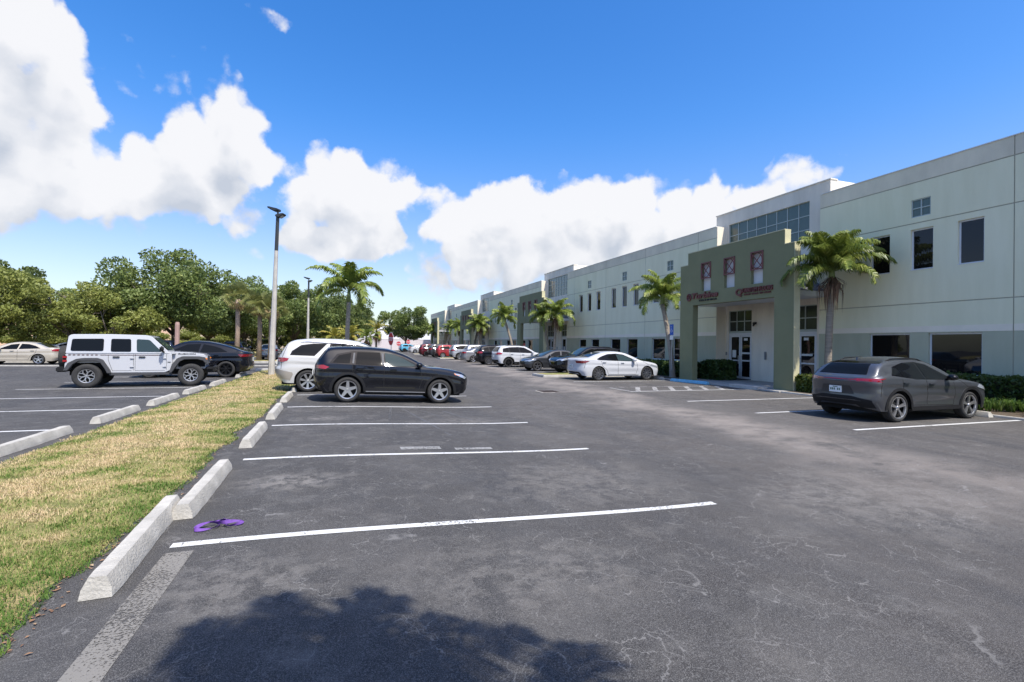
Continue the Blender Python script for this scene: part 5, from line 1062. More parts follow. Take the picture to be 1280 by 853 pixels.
# --- the white off-roader
def offroader(x, y, rz):
    wb, tr = 3.008, .41; sh = wb/2
    root = empty('off_road_car', (x, y, 0), rz, 'white boxy four door off-roader with black flared arches and striped decal', 'off-roader', 'cars in the left lot')
    W_ = P_WHITE; fl = mat('grey_black_flare', (.05, .05, .053), .65, var=.1)
    def S(p): return [(a-sh, b_) for a, b_ in p]
    mb = MB()   # tub with wheel cut-outs
    mb.prism(S([(-.62, .62), (-.60, 1.17), (2.36, 1.17), (2.40, 1.24), (2.42, .60), (2.2, .50), (.62, .50), (.45, .86), (-.45, .86), (-.5, .62)]), -.79, .79, bev=.02)
    mb.prism(S([(2.38, .62), (2.38, 1.255), (2.95, 1.235), (3.42, 1.17), (3.46, 1.1), (3.46, .62)]), -.62, .62, bev=.035)   # bonnet
    mb.prism(S([(2.1, 1.16), (2.1, 1.262), (2.5, 1.262), (2.5, 1.16)]), -.74, .74, bev=.02)
    body = mb.build('body', W_, root, smooth=True, angle=35)
    mb = MB()   # hard top with tapered sides
    prof = S([(-.60, 1.175), (-.545, 1.78), (-.45, 1.835), (.6, 1.86), (1.62, 1.845), (1.78, 1.80), (2.30, 1.26), (2.3, 1.175)])
    bm = bmesh.new()
    def yw(z): return .785-.09*(z-1.175)/.66
    for sg in (1,):
        a = [bm.verts.new((p[0], yw(p[1]), p[1])) for p in prof]; b_ = [bm.verts.new((p[0], -yw(p[1]), p[1])) for p in prof]
        bm.faces.new(a); bm.faces.new(b_[::-1]); n = len(prof)
        for i in range(n): bm.faces.new((a[i], b_[i], b_[(i+1) % n], a[(i+1) % n]))
    bmesh.ops.recalc_face_normals(bm, faces=bm.faces[:]); bmesh.ops.bevel(bm, geom=bm.edges[:], offset=.022, segments=2, affect='EDGES'); mb.addbm(bm)
    mb.build('hard_top', W_, root, smooth=True, angle=35)
    def rounded(poly, r):
        out = []; n = len(poly)
        for i in range(n):
            a, b_, c = Vector(poly[i-1]), Vector(poly[i]), Vector(poly[(i+1) % n]); l = min(r, (a-b_).length*.45, (c-b_).length*.45); p = b_+(a-b_).normalized()*l; q = b_+(c-b_).normalized()*l
            for k in range(5): t = k/4; out.append(tuple(p*(1-t)**2+b_*2*t*(1-t)+q*t*t))
        return out
    def side_panel(nm, poly, m_, t=.012, r=.06, base=None):
        for sg in (1, -1):
            bm = bmesh.new(); vs = [bm.verts.new((p[0]-sh, 0, p[1])) for p in rounded(poly, r)]; bm.faces.new(vs)
            f = bm.faces[:]; ex = bmesh.ops.extrude_face_region(bm, geom=f); up = [q for q in ex['geom'] if isinstance(q, bmesh.types.BMVert)]
            for q in bm.verts:
                bb_ = (yw(q.co.z) if base is None else base)
                q.co.y = sg*(bb_-.005)
            for q in up: q.co.y += sg*(t+.005)
            bmesh.ops.recalc_face_normals(bm, faces=bm.faces[:]); mb = MB(); mb.addbm(bm); mb.build(nm, m_, root)
    side_panel('side_window', [(-.47, 1.27), (-.44, 1.68), (.42, 1.70), (.42, 1.27)], M_GLASS)
    side_panel('side_window', [(.62, 1.25), (.62, 1.70), (1.18, 1.70), (1.20, 1.25)], M_GLASS)
    side_panel('side_window', [(1.36, 1.25), (1.34, 1.70), (1.72, 1.68), (2.08, 1.27), (2.05, 1.25)], M_GLASSC)
    mb = MB()   # windscreen
    p0, p1 = Vector((1.80-sh, 0, 1.80)), Vector((2.30-sh, 0, 1.28)); d = (p1-p0).normalized(); nr = Vector((-d.z, 0, d.x)); nr = nr if nr.x > 0 else -nr
    q0, q1 = p0+d*.06+nr*.012, p1-d*.06+nr*.012
    mb.add([(q0.x, -.62, q0.z), (q0.x, .62, q0.z), (q1.x, .68, q1.z), (q1.x, -.68, q1.z)], [(0, 1, 2, 3)]); mb.add([(q0.x-.01, -.62, q0.z-.02), (q0.x-.01, .62, q0.z-.02), (q1.x-.02, .68, q1.z-.01), (q1.x-.02, -.68, q1.z-.01)], [(3, 2, 1, 0)]); mb.build('windscreen', M_GLASSC, root)
    mb = MB(); mb.box(-.615-sh, -.575-sh, -.6, .6, 1.25, 1.7, bev=.015); mb.build('rear_window', M_GLASS, root)
    for sg in (1, -1):
        for nm, pts, zb in (('rear_flare', [(-.62, .60), (-.50, .86), (-.28, 1.0), (-.1, 1.03), (.28, 1.03), (.42, .97), (.62, .62), (.66, .50), (.56, .50), (.50, .64), (.36, .88), (.22, .93), (-.2, .93), (-.36, .82), (-.5, .60)], 0),
                            ('front_flare', [(2.34, .50), (2.42, .50), (2.50, .64), (2.66, .90), (2.80, .98), (3.2, .99), (3.38, .94), (3.46, .84), (3.56, .88), (3.44, 1.05), (3.25, 1.09), (2.72, 1.09), (2.58, 1.02), (2.42, .80)], 0)):
            mb = MB(); mb.prism(S(pts), sg*.62 if nm == 'front_flare' else sg*.76, sg*.94, bev=.012); mb.build(nm, fl, root, smooth=True, angle=35)
        mb = MB(); mb.box(.60-sh, 2.42-sh, min(sg*.70, sg*.84), max(sg*.70, sg*.84), .42, .505, bev=.01); mb.build('rock_rail', fl, root)
        mb = MB(); mb.box(-.66-sh, -.54-sh, min(sg*.62, sg*.80), max(sg*.62, sg*.80), .86, 1.12, bev=.02); tl = mb.build('tail_lamp', M_TRIM, root); mb = MB(); mb.box(-.665-sh, -.55-sh, min(sg*.64, sg*.806), max(sg*.64, sg*.806), .89, .97, bev=.01); mb.box(-.665-sh, -.55-sh, min(sg*.64, sg*.806), max(sg*.64, sg*.806), 1.02, 1.10, bev=.01); mb.build('lamp_lens', M_RED, tl)
        mb = MB(); mb.box(3.40-sh, 3.52-sh, min(sg*.70, sg*.9), max(sg*.70, sg*.9), .965, 1.03, bev=.015); mb.build('marker_lamp', M_AMB, root)
        mb = MB(); mb.lathe([(0, .03), (.07, .025), (.085, 0), (.085, -.03)], 20, Matrix.Translation((3.47-sh, sg*.44, 1.0)) @ Matrix.Rotation(R(-90), 4, 'Z')); mb.build('headlamp', M_HEAD, root, smooth=True, angle=40)
        for xs_ in (0, wb): wheel(root, xs_-sh, sg*.80, sg, tr, .27, 6, M_ALLOYJ, 'web', .56)
        b3 = bmesh.new(); bmesh.ops.create_cube(b3, size=1)
        for q in b3.verts: q.co = Vector((2.12-sh+q.co.x*.12, sg*.98+q.co.y*.2, 1.36+q.co.z*.2))
        bmesh.ops.bevel(b3, geom=b3.edges[:], offset=.04, segments=3, affect='EDGES'); mb = MB(); mb.addbm(b3); mb.tube([(2.16-sh, sg*.76, 1.24), (2.13-sh, sg*.92, 1.28)], .03); mb.build('wing_mirror', M_CLAD, root, smooth=True, angle=45)
        # seams, handles, hinges
        mb = MB(); y0 = sg*.7925
        def ln(a, b_, w=.01): 
            d = Vector((b_[0]-a[0], b_[1]-a[1])); n_ = Vector((-d.y, d.x)).normalized()*w/2
            ps = [(a[0]-sh+n_.x, a[1]+n_.y), (b_[0]-sh+n_.x, b_[1]+n_.y), (b_[0]-sh-n_.x, b_[1]-n_.y), (a[0]-sh-n_.x, a[1]-n_.y)]; mb.prism(ps, sg*.785, sg*.7925)
        for a, b_ in (((.56, 1.14), (.56, .95)), ((.56, .95), (.68, .58)), ((.68, .58), (1.22, .58)), ((1.27, 1.16), (1.27, .58)), ((1.32, 1.16), (1.32, .58)), ((1.32, .58), (2.2, .58)), ((2.24, 1.16), (2.24, .6)), ((.5, 1.14), (-.5, 1.14))): ln(a, b_)
        mb.build('door_seam', M_GAP, root)
        for hx in (.78, 1.52):
            mb = MB(); mb.box(hx-.1-sh, hx+.1-sh, min(sg*.79, sg*.83), max(sg*.79, sg*.83), 1.045, 1.085, bev=.012); mb.build('door_handle', M_TRIM, root)
        for hx in (1.24, 2.2):
            for hz in (1.02, .72): mb = MB(); mb.box(hx-.07-sh, hx+.05-sh, min(sg*.79, sg*.825), max(sg*.79, sg*.825), hz-.022, hz+.022, bev=.012); mb.build('door_hinge', W_, root)
        mb = MB()
        for k in range(7): mb.box(-.52+k*.12-sh, -.455+k*.12-sh, min(sg*.786, sg*.794), max(sg*.786, sg*.794), 1.112, 1.152)
        mb.box(.34-sh, 2.1-sh, min(sg*.786, sg*.7945), max(sg*.786, sg*.7945), 1.118, 1.142); mb.build('decal_stripe', mat('dark_brown_decal', (.05, .012, .012), .4), root)
        # lettering on the bonnet side and wing
        mb = MB()
        for txt, xa, xb_, z_, yy, sz in (('RUBICON', 2.58, 3.12, 1.145, .622, .085), ('Jeep', 2.27, 2.37, .86, .793, .07)):
            vs, fs, w = text_mesh(txt, sz, .006, None, .002)
            k = (xb_-xa)/w
            if sg < 0: M_ = Matrix(((1, 0, 0, xa-sh), (0, 0, -1, -yy), (0, 1, 0, z_), (0, 0, 0, 1)))
            else: M_ = Matrix(((-1, 0, 0, xb_-sh), (0, 0, 1, yy), (0, 1, 0, z_), (0, 0, 0, 1)))
            mb.add([Vector((q.x*k, q.y, q.z)) for q in vs], fs, M_)
        mb.build('lettering', M_BLACK, root)
    mb = MB(); mb.box(3.47-sh, 3.50-sh, -.6, .6, .80, 1.12, bev=.01); g = mb.build('grille', W_, root); mb = MB()
    for k in range(7): mb.box(3.50-sh, 3.506-sh, -.28+k*.08, -.23+k*.08, .86, 1.08)
    mb.build('grille_slot', M_GAP, g)
    mb = MB(); mb.box(3.50-sh, 3.76-sh, -.72, .72, .50, .70, bev=.03); mb.box(3.5-sh, 3.7-sh, -.84, .84, .60, .70, bev=.02); fb = mb.build('front_bumper', M_CLAD, root, smooth=True, angle=35)
    mb = MB()
    for sg in (1, -1): mb.tube([(3.72-sh, sg*.5, .55), (3.84-sh, sg*.5, .55), (3.84-sh, sg*.5, .68), (3.72-sh, sg*.5, .68)], .018, 6)
    mb.build('tow_hook', M_CLAD, fb)
    mb = MB(); mb.box(-.84-sh, -.60-sh, -.80, .80, .55, .72, bev=.03); mb.build('rear_bumper', M_CLAD, root, smooth=True, angle=35)
    # spare wheel on the tail gate
    mb = MB(); Mx = Matrix.Translation((-.76-sh, -.05, 1.03)) @ Matrix.Rotation(R(90), 4, 'Z'); mb.lathe([(.10, .13), (.27, .12), (.3, .14), (.40, .12), (.41, .08), (.41, -.08), (.39, -.12), (.2, -.12)], 32, Mx); sw = mb.build('spare_wheel', M_TYRE, root, smooth=True, recalc=True)
    mb = MB(); mb.box(-.68-sh, -.60-sh, -.15, .1, .9, 1.15); mb.build('spare_bracket', M_CLAD, sw)
    mb = MB(); mb.box(-.55-sh, 3.4-sh, -.5, .5, .42, .85); mb.box(-.5-sh, 2.3-sh, -.6, .6, .48, .7)
    for xs_ in (0, wb): mb.tube([(xs_-sh, -.7, .4), (xs_-sh, .7, .4)], .06, 8)
    for xs_ in (0, wb):
        for sg in (1, -1): mb.box(xs_-.42-sh, xs_+.42-sh, min(sg*.5, sg*.64), max(sg*.5, sg*.64), .7, 1.0)
    mb.build('chassis', M_WELL, root)
offroader(-6.86, 21.85, R(8))

# ------------------------------------------------------------ wheel stops and small items
def wheel_stop(x, y, ang, ln, label, m=None, grp='concrete wheel stops', w=.20, h=.135):
    mb = MB(); bm = bmesh.new(); r = random.Random(int(x*100+y*10))
    N = 14; prof = [(-w/2, 0), (-w/2+.01, h*.45), (-w*.26, h), (w*.26, h), (w/2-.01, h*.45), (w/2, 0)]
    vs = []
    for i in range(N+1):
        t = i/N; yy = -ln/2+ln*t; e = .035*(1 if i in (0, N) else 0)
        for (px_, pz) in prof: vs.append((px_*(1-e*2)+r.uniform(-.003, .003), yy+(e*(pz/h)*(1 if i == 0 else -1)), pz*(1-e*.6)+r.uniform(-.003, .003)))
    K = 6; mb.add(vs, [(i*K+j, i*K+(j+1) % K, (i+1)*K+(j+1) % K, (i+1)*K+j) for i in range(N) for j in range(K)]+[tuple(range(K))[::-1], tuple(N*K+j for j in range(K))])
    for q in (-ln*.33, ln*.33): mb.lathe([(0, h+.002), (.014, h+.003), (.016, h-.01)], 10, Matrix.Translation((0, q, 0)), axis='z')
    o = mb.build('wheel_stop', m or M_STOP, None, smooth=True, angle=30, recalc=True); o.location = (x, y, zg(x)+.004); o.rotation_euler = (0, 0, ang); tag(o, label, 'wheel stop', grp); return o
M_STOP = mat('wheel_stop_concrete', (.50, .47, .41), .85, col2=(.33, .31, .27), vscale=3.4, bump=.5, bscale=50)
wheel_stop(-1.54, 4.90, R(3.0), 1.93, 'concrete wheel stop nearest the camera against the grass')
wheel_stop(-1.42, 6.44, R(1.0), 2.0, 'concrete wheel stop beside the purple strap')
wheel_stop(-1.42, 9.75, R(.5), 1.95, 'concrete wheel stop third from the camera on the right edge of the grass')
wheel_stop(-1.45, 12.85, R(1), 2.0, 'concrete wheel stop in the last empty stall before the black crossover')
wheel_stop(-1.5, 16.0, R(0), 1.9, 'concrete wheel stop behind the tail of the black crossover')
wheel_stop(-1.5, 19.1, R(0), 1.9, 'concrete wheel stop under the tail of the white three row SUV')
wheel_stop(-4.62, 9.9, R(0), 2.2, 'concrete wheel stop nearest on the left edge of the grass, cut by the frame')
wheel_stop(-4.60, 13.05, R(0), 2.1, 'concrete wheel stop second on the left edge of the grass')
wheel_stop(-4.58, 16.0, R(0), 2.1, 'concrete wheel stop third on the left edge of the grass')
wheel_stop(-4.55, 18.9, R(-1), 2.0, 'concrete wheel stop fourth on the left edge of the grass, before the off-roader')
wheel_stop(-4.5, 21.9, R(0), 2.0, 'concrete wheel stop under the nose of the off-roader')
wheel_stop(-4.5, 26.6, R(0), 2.0, 'concrete wheel stop behind the tail of the black coupe SUV')
wheel_stop(16.0-.1, 9.0, R(0), 1.8, 'concrete wheel stop at the nose of the graphite crossover')
wheel_stop(15.75, 22.6, R(0), 1.8, 'concrete wheel stop at the nose of the white sedan')
wheel_stop(15.75, 19.7, R(8), 2.3, 'bright blue painted wheel stop before the entrance path', M_BLUEP)

# purple strap
mb = MB(); r = random.Random(3); loops = []
cpts = [(-.15, -.05, .01), (-.13, .03, .02), (-.05, .06, .03), (.02, .05, .012), (.0, -.02, .01), (-.08, -.06, .01), (-.15, -.05, .012), (-.1, .02, .035), (.0, .09, .03), (.08, .08, .02), (.06, .02, .035), (.1, -.02, .012), (.16, .0, .01), (.2, .05, .02), (.14, .04, .03), (.06, .0, .04), (.0, .03, .04), (.05, .07, .045), (.1, .03, .02)]
P_ = []
for i in range(len(cpts)-1):
    a = [Vector(cpts[max(0, i-1)]), Vector(cpts[i]), Vector(cpts[i+1]), Vector(cpts[min(len(cpts)-1, i+2)])]
    for k in range(6):
        t = k/6; P_.append(.5*((2*a[1])+(a[2]-a[0])*t+(2*a[0]-5*a[1]+4*a[2]-a[3])*t*t+(-a[0]+3*a[1]-3*a[2]+a[3])*t**3))
vs = []
for i, p in enumerate(P_):
    d = (P_[min(i+1, len(P_)-1)]-P_[max(0, i-1)]).normalized(); tw = Vector((-d.y, d.x, 0)).normalized()*math.sin(i*.35)*.011+Vector((0, 0, 1))*(.012+.006*math.cos(i*.35))
    for q in (p-tw*.8, p+tw, p+tw+Vector((.003, .002, 0)), p-tw*.8+Vector((.003, .002, 0))): vs.append((q.x, q.y, max(.003, q.z)))
mb.add(vs, [(i*4+j, i*4+(j+1) % 4, (i+1)*4+(j+1) % 4, (i+1)*4+j) for i in range(len(P_)-1) for j in range(4)])
o = mb.build('strap', mat('purple_webbing', (.13, .05, .27), .75, var=.15, vscale=40), None, smooth=True, angle=40); o.location = (-1.05, 5.12, .006); o.scale = (1.05, 1.05, 1); tag(o, 'crumpled purple fabric strap lying on the asphalt by the near wheel stop', 'strap')
# drain grate
mb = MB(); x0, y0 = 7.55, 17.6; z = zg(x0)+.006
for i in range(12): mb.box(-.3+i*.05, -.275+i*.05, -.3, .3, 0, .012)
for q in (-.33, .3): mb.box(-.33, .33, q, q+.03, 0, .013); mb.box(q, q+.03, -.3, .3, 0, .0125)
o = mb.build('drain_grate', mat('rusty_iron', (.07, .05, .04), .7, metal=.3, var=.3, vscale=12)); o.location = (x0, y0, z); tag(o, 'dark iron drain grate set in the driving aisle', 'drain')
mb = MB(); mb.box(-.4, .4, -.4, .4, 0, .002); o = mb.build('drain_surround', M_CONC); o.location = (x0, y0, zg(x0)+.003); tag(o, kind='structure')

# ------------------------------------------------------------ light poles
def light_pole(x, y, h, lean, label):
    root = empty('light_pole', (x, y, zg(x)), 0, label, 'lamp post', 'parking lot light poles'); root.rotation_euler = (0, R(lean), 0)
    mb = MB(); n = 16; pts = [(0, 0, -.3+ (h+.1)*k/12) for k in range(13)]; mb.tube(pts, [.155-.085*k/12 for k in range(13)], 8); mb.build('pole', mat('pole_concrete', (.44, .41, .36), .85, var=.12, vscale=3, bump=.3), root, smooth=True, angle=30)
    mb = MB(); mb.tube([(0, 0, h-1.9), (0, 0, h-.2)], [.088, .08], 8); mb.tube([(0, 0, h-.3), (0, 0, h+.12)], .045, 8); mb.build('upper_sleeve', M_DARKF, root)
    for (zz, rot, l) in ((h+.12, 150, .5), (h-.18, -20, .34)):
        M_ = Matrix.Translation((0, 0, zz)) @ Matrix.Rotation(R(rot), 4, 'Z') @ Matrix.Rotation(R(-12), 4, 'Y'); mb = MB()
        mb.prism([(-.08, -.03), (.1, -.12), (l, -.02), (l+.03, .03), (l-.05, .06), (-.05, .05)], -.17, .17, M=M_, bev=.02); hd = mb.build('lamp_head', M_DARKF, root, smooth=True, angle=35)
        mb = MB(); mb.add([(.12, -.12, -.121), (l-.06, -.12, -.045), (l-.06, .12, -.045), (.12, .12, -.121)], [(0, 3, 2, 1)], M_); mb.build('lens', mat('led_lens', (.4, .4, .38), .3), hd)
light_pole(-3.24, 26.85, 8.05, 1.2, 'tall tapered concrete light pole with two black heads on the lawn strip')
light_pole(-3.3, 55.1, 8.1, 0, 'distant slim light pole left of the royal palm')
mb = MB(); mb.box(-.1, .1, -.06, .06, 0, .95, bev=.02); mb.box(-.13, .13, -.09, .09, .70, .75, bev=.01); o = mb.build('utility_post', mat('rusty_post', (.30, .16, .08), .8, var=.3, vscale=8)); o.location = (-2.7, 26.9, .03); tag(o, 'short rust brown utility post right beside the near light pole', 'post')

# ------------------------------------------------------------ signs
def stop_sign(x, y, zc, yaw, size, label, txt=True):
    root = empty('stop_sign', (x, y, zg(x)), yaw, label, 'road sign', 'stop signs')
    zc -= zg(x); r = size/2/math.cos(R(22.5)); pts = [(r*math.cos(R(22.5+45*k)), zc+r*math.sin(R(22.5+45*k))) for k in range(8)]
    mb = MB(); mb.prism(pts, 0, .006, axis='y'); pl = mb.build('sign_plate', mat('sign_white', (.75, .75, .74), .4), root)
    mb = MB(); mb.prism([(a*.93, zc+(b_-zc)*.93) for a, b_ in pts], -.004, -.001, axis='y'); mb.build('red_face', mat('sign_red', (.50, .015, .03), .35), pl)
    mb = MB(); vs, fs, w = text_mesh('STOP', .3*size/.75, .003, None, .006); k = size*.78/w
    mb.add([Vector((q.x*k-w*k/2, q.y, q.z)) for q in vs], fs, Matrix(((1, 0, 0, 0), (0, 0, -1, -.006), (0, 1, 0, zc-.11*size/.75), (0, 0, 0, 1)))); mb.build('lettering', mat('sign_white', (.75, .75, .74), .4), pl)
    mb = MB(); mb.tube([(0, .03, 0), (0, .03, zc+size*.4)], .03, 8); mb.build('post', mat('galvanised', (.4, .4, .4), .4, metal=.6), root)
# bearing of the camera from the sign decides how foreshortened it looks
stop_sign(2.72, 29.73, 1.93, R(-5-68+0), .75, 'red octagonal stop sign seen almost edge-on beyond the black crossover')
stop_sign(8.7, 81.6, 1.6, R(-8), .72, 'small distant red stop sign left of the round tree trunk')
stop_sign(10.6, 84.5, 1.9, R(20), .72, 'small distant red stop sign right of the round tree trunk')
root = empty('parking_sign', (17.0, 22.7, .0), 0, 'small blue accessible parking sign on a pale post left of the near portico', 'sign')
mb = MB(); mb.tube([(0, 0, 0), (0, 0, 2.95)], .025, 8); mb.build('post', mat('galvanised', (.4, .4, .4), .4, metal=.6), root)
mb = MB(); mb.box(-.035, -.025, -.16, .16, 2.35, 2.93, bev=.002); pl = mb.build('sign_plate', mat('sign_blue', (.02, .10, .42), .4), root)
mb = MB(); mb.tube([(-.038, .01+.07*math.cos(t), 2.58+.07*math.sin(t)) for t in [R(150+24*k) for k in range(12)]], .01, 5); mb.tube([(-.038, .03, 2.76), (-.038, .02, 2.64), (-.038, -.05, 2.63), (-.038, -.08, 2.54)], .011, 5); mb.box(-.042, -.036, .01, .05, 2.79, 2.83); mb.build('symbol', M_PAPER, pl)
mb = MB(); mb.box(-.034, -.026, -.15, .15, 2.1, 2.32); mb.build('lower_plate', M_PAPER, root)
root = empty('monument_sign', (-11.9, 44.2, .1), 0, 'slim brick red marker column under the big oak', 'post')
mb = MB(); mb.tube([(0, 0, 0), (0, 0, 2.75), (0, 0, 2.95)], [.17, .16, .12], 8); mb.build('column', mat('brick_red', (.34, .22, .19), .8, var=.1), root)

# ------------------------------------------------------------ vegetation
M_OAK = leafmat('oak_leaves', (.075, .11, .032), (.18, .225, .060), (.33, .36, .12))
M_OAKY = leafmat('yellow_green_leaves', (.14, .165, .040), (.30, .325, .08), (.45, .45, .16))
M_PALM = leafmat('palm_leaves', (.085, .135, .028), (.24, .29, .055), (.48, .48, .16), rough=.38, scale=1.5)
M_PALMY = leafmat('yellowing_palm_leaves', (.15, .17, .025), (.32, .28, .05), (.5, .36, .08), rough=.45, scale=1.5)
M_HEDGE = leafmat('hedge_leaves', (.03, .055, .015), (.075, .12, .028), (.14, .19, .05), rough=.4, scale=2)
M_SHRUB = leafmat('shrub_leaves', (.05, .08, .015), (.17, .21, .04), (.34, .33, .10), rough=.4, scale=3)
M_LIRI = leafmat('strap_leaves', (.05, .10, .018), (.15, .24, .045), (.36, .42, .15), rough=.4, scale=3)
M_DEAD = leafmat('dead_fronds', (.10, .055, .035), (.20, .12, .075), (.34, .24, .14), rough=.9, trans=.1, scale=3)
M_BARK = mat('oak_bark', (.115, .095, .075), .95, var=.35, vscale=6, bump=.8, bscale=14)
M_PBARK = mat('palm_trunk', (.33, .28, .22), .9, col2=(.22, .185, .145), vscale=2.5, bump=.6, bscale=12, stretch=(1, 1, 9))

def quads_mesh(name, C, U, Vv, m, parent=None, taper=True):
    n = len(C); V = np.stack([C-U-Vv*.2, C+Vv*-1, C+U-Vv*.2, C+Vv], 1).reshape(-1, 3)
    me = bpy.data.meshes.new(name); me.vertices.add(n*4); me.vertices.foreach_set('co', V.astype(np.float32).ravel()); me.loops.add(n*4); me.loops.foreach_set('vertex_index', np.arange(n*4, dtype=np.int32))
    me.polygons.add(n); me.polygons.foreach_set('loop_start', np.arange(0, n*4, 4, dtype=np.int32)); me.update(calc_edges=True); me.materials.append(m)
    o = bpy.data.objects.new(name, me); COL.objects.link(o); o.parent = parent; return o
def rand_dirs(r, n):
    v_ = r.normal(size=(n, 3)); return v_/np.linalg.norm(v_, axis=1)[:, None]
def leaf_cloud(r, centers, radii, per, size):
    Cs = []
    for c, rd, n in zip(centers, radii, per):
        d = rand_dirs(r, n)*(r.uniform(.25, 1, n)**.45)[:, None]*rd; d[:, 2] *= .72; Cs.append(c+d)
    C = np.concatenate(Cs); n = len(C); a = rand_dirs(r, n); b_ = np.cross(a, rand_dirs(r, n)); b_ /= np.linalg.norm(b_, axis=1)[:, None]; s = size*r.uniform(.6, 1.4, n)[:, None]
    return C, a*s*.5, b_*s
def oak(name, label, seed, H, Rr, m, trunk=2.0, nclump=46, leaves=11000, size=.17, sparse=1.0, loc=(0, 0, 0), group='oaks on the left', cat='tree', tr=.26, flat=.62, parent=None):
    r = np.random.default_rng(seed); rr = random.Random(seed); root = empty(name, loc, rr.uniform(0, 6), label, cat, group)
    ch = (H-trunk)*.5; cz = trunk+ch; cs = []; 
    while len(cs) < nclump:
        d = rand_dirs(r, 1)[0]*r.uniform(.35, .98)**.6
        if d[2] < -.75: continue
        p = np.array([d[0]*Rr, d[1]*Rr, cz+d[2]*ch]); k = noise.noise(Vector((d[0]*1.6+seed, d[1]*1.6, d[2]*1.6)))
        p[:2] *= 1+.25*k; p[2] += .6*k
        cs.append(p)
    rad = r.uniform(.55, 1.25, nclump)*Rr*.26; rad *= sparse
    per = np.maximum(30, (leaves*(rad**2)/np.sum(rad**2))).astype(int)
    # branches
    mb = MB(); base = [Vector((0, 0, -.2)), Vector((rr.uniform(-.1, .1), rr.uniform(-.1, .1), trunk*.55)), Vector((rr.uniform(-.2, .2), rr.uniform(-.2, .2), trunk))]
    mb.tube(base, [tr*1.25, tr, tr*.85], 10); tr_ = mb.build('trunk', M_BARK, root, smooth=True)
    nl = 6; limbs = []; mb = MB()
    for i in range(nl):
        a = 2*math.pi*i/nl+rr.uniform(-.4, .4); e = rr.uniform(.35, .6); end = Vector((math.cos(a)*Rr*e, math.sin(a)*Rr*e, cz+rr.uniform(-.25, .55)*ch)); mid = base[2].lerp(end, .5)+Vector((math.cos(a)*.3, math.sin(a)*.3, -.2))
        limbs.append((mid, end)); mb.tube([base[2]-Vector((0, 0, .15)), mid, end], [tr*.6, tr*.38, tr*.18], 7)
    for c in cs:
        c = Vector(c); mid, end = min(limbs, key=lambda q: (q[1]-c).length); s_ = mid.lerp(end, rr.uniform(.3, .9)); mb.tube([s_, s_.lerp(c, .5)+Vector((0, 0, rr.uniform(-.1, .3))), c], [tr*.16, tr*.1, tr*.04], 5, cap=False)
    mb.build('limbs', M_BARK, root, smooth=True)
    C, U, Vv = leaf_cloud(r, cs, rad, per, size)
    # outer sprigs breaking the outline
    quads_mesh('crown', C, U, Vv, m, root)
    return root
def place(o, x, y, z, rz, sc, label): c = copy_tree(o); c.location = (x, y, z); c.rotation_euler = (0, 0, rz); c.scale = (sc[0], sc[0], sc[1]); c['label'] = label; return c

T1 = oak('oak_tree', 'big dark green oak with a broad domed crown behind the off-roader bonnet', 3, 9.6, 5.6, M_OAK, trunk=2.2, nclump=64, leaves=30000, size=.15, loc=(-14.6, 53.5, 0))
T2 = oak('oak_tree', 'tall dark green oak cut off by the left edge of the frame', 8, 9.8, 4.6, M_OAK, trunk=2.2, nclump=52, leaves=24000, size=.15, loc=(-31.2, 57.5, 0))
T3 = oak('pale_green_tree', 'light yellow-green tree with airy crown second from the left edge', 12, 6.8, 4.0, M_OAKY, trunk=1.7, nclump=40, leaves=17000, size=.13, loc=(-24.5, 50.5, 0), tr=.2, group='yellow-green trees on the left')
T4 = oak('pale_green_tree', 'thin-leaved yellow-green tree showing pale bare limbs left of the big oak', 17, 7.1, 3.7, M_OAKY, trunk=1.9, nclump=30, leaves=8500, size=.12, sparse=.9, loc=(-21.3, 51.2, 0), tr=.2, group='yellow-green trees on the left')
place(T3, -17.9, 49.5, 0, 2.2, (.86, .86), 'low light yellow-green tree touching the left side of the big oak')
place(T3, -28.0, 46.5, 0, 4.0, (.75, .72), 'low yellow-green tree in front of the leftmost dark oak')
place(T1, -10.2, 62.0, 0, 1.0, (.9, .88), 'dark green oak behind the fan palms, right of the big oak')
place(T2, -5.6, 66.5, 0, 2.5, (1.02, .90), 'dark green oak seen right of the near light pole')
place(T1, -1.6, 76, 0, 3.3, (.95, .96), 'dark green oak right behind the distant light pole')
place(T2, 1.4, 84, 0, .3, (.85, .85), 'dark green oak behind the left fronds of the royal palm')
place(T1, -39, 66, 0, 5.0, (1.1, .95), 'far oak behind the leftmost dark oak')
place(T2, -24, 71, 0, 1.2, (1.15, .78), 'far oak behind the gap between the yellow-green trees')
place(T1, -33, 80, 0, 2.7, (1.0, .80), 'far oak near the peach building, left of its shutter')
place(T2, -18, 82, 0, 4.1, (1.2, .9), 'far oak behind the big oak')
place(T1, -10, 88, 0, .9, (1.2, .95), 'farthest oak behind the fan palms')
for i, (x, y, sc_) in enumerate(((-30, 92, 1.2), (-22, 93, 1.1), (-15, 94, 1.2), (-8.5, 95, 1.1), (-3.5, 96, 1.0), (-41, 90, 1.1))):
    place(T3, x, y, -.9, i*1.3, (sc_, .62), ['low bushy tree in front of the tan building, left end', 'low bushy tree in front of the tan building, second from left', 'low bushy tree at the middle of the tan building', 'low bushy tree behind the near light pole', 'low bushy tree behind the white three row SUV', 'low bushy tree beside the blue shutter'][i])
T5 = oak('round_tree', 'round spreading green tree standing alone before the white warehouse', 21, 8.9, 5.7, M_OAK, trunk=2.0, nclump=56, leaves=15000, size=.20, loc=(12.2, 101.5, .2), group=None, tr=.24, sparse=.88)
T5['group'] = ''; del T5['group']


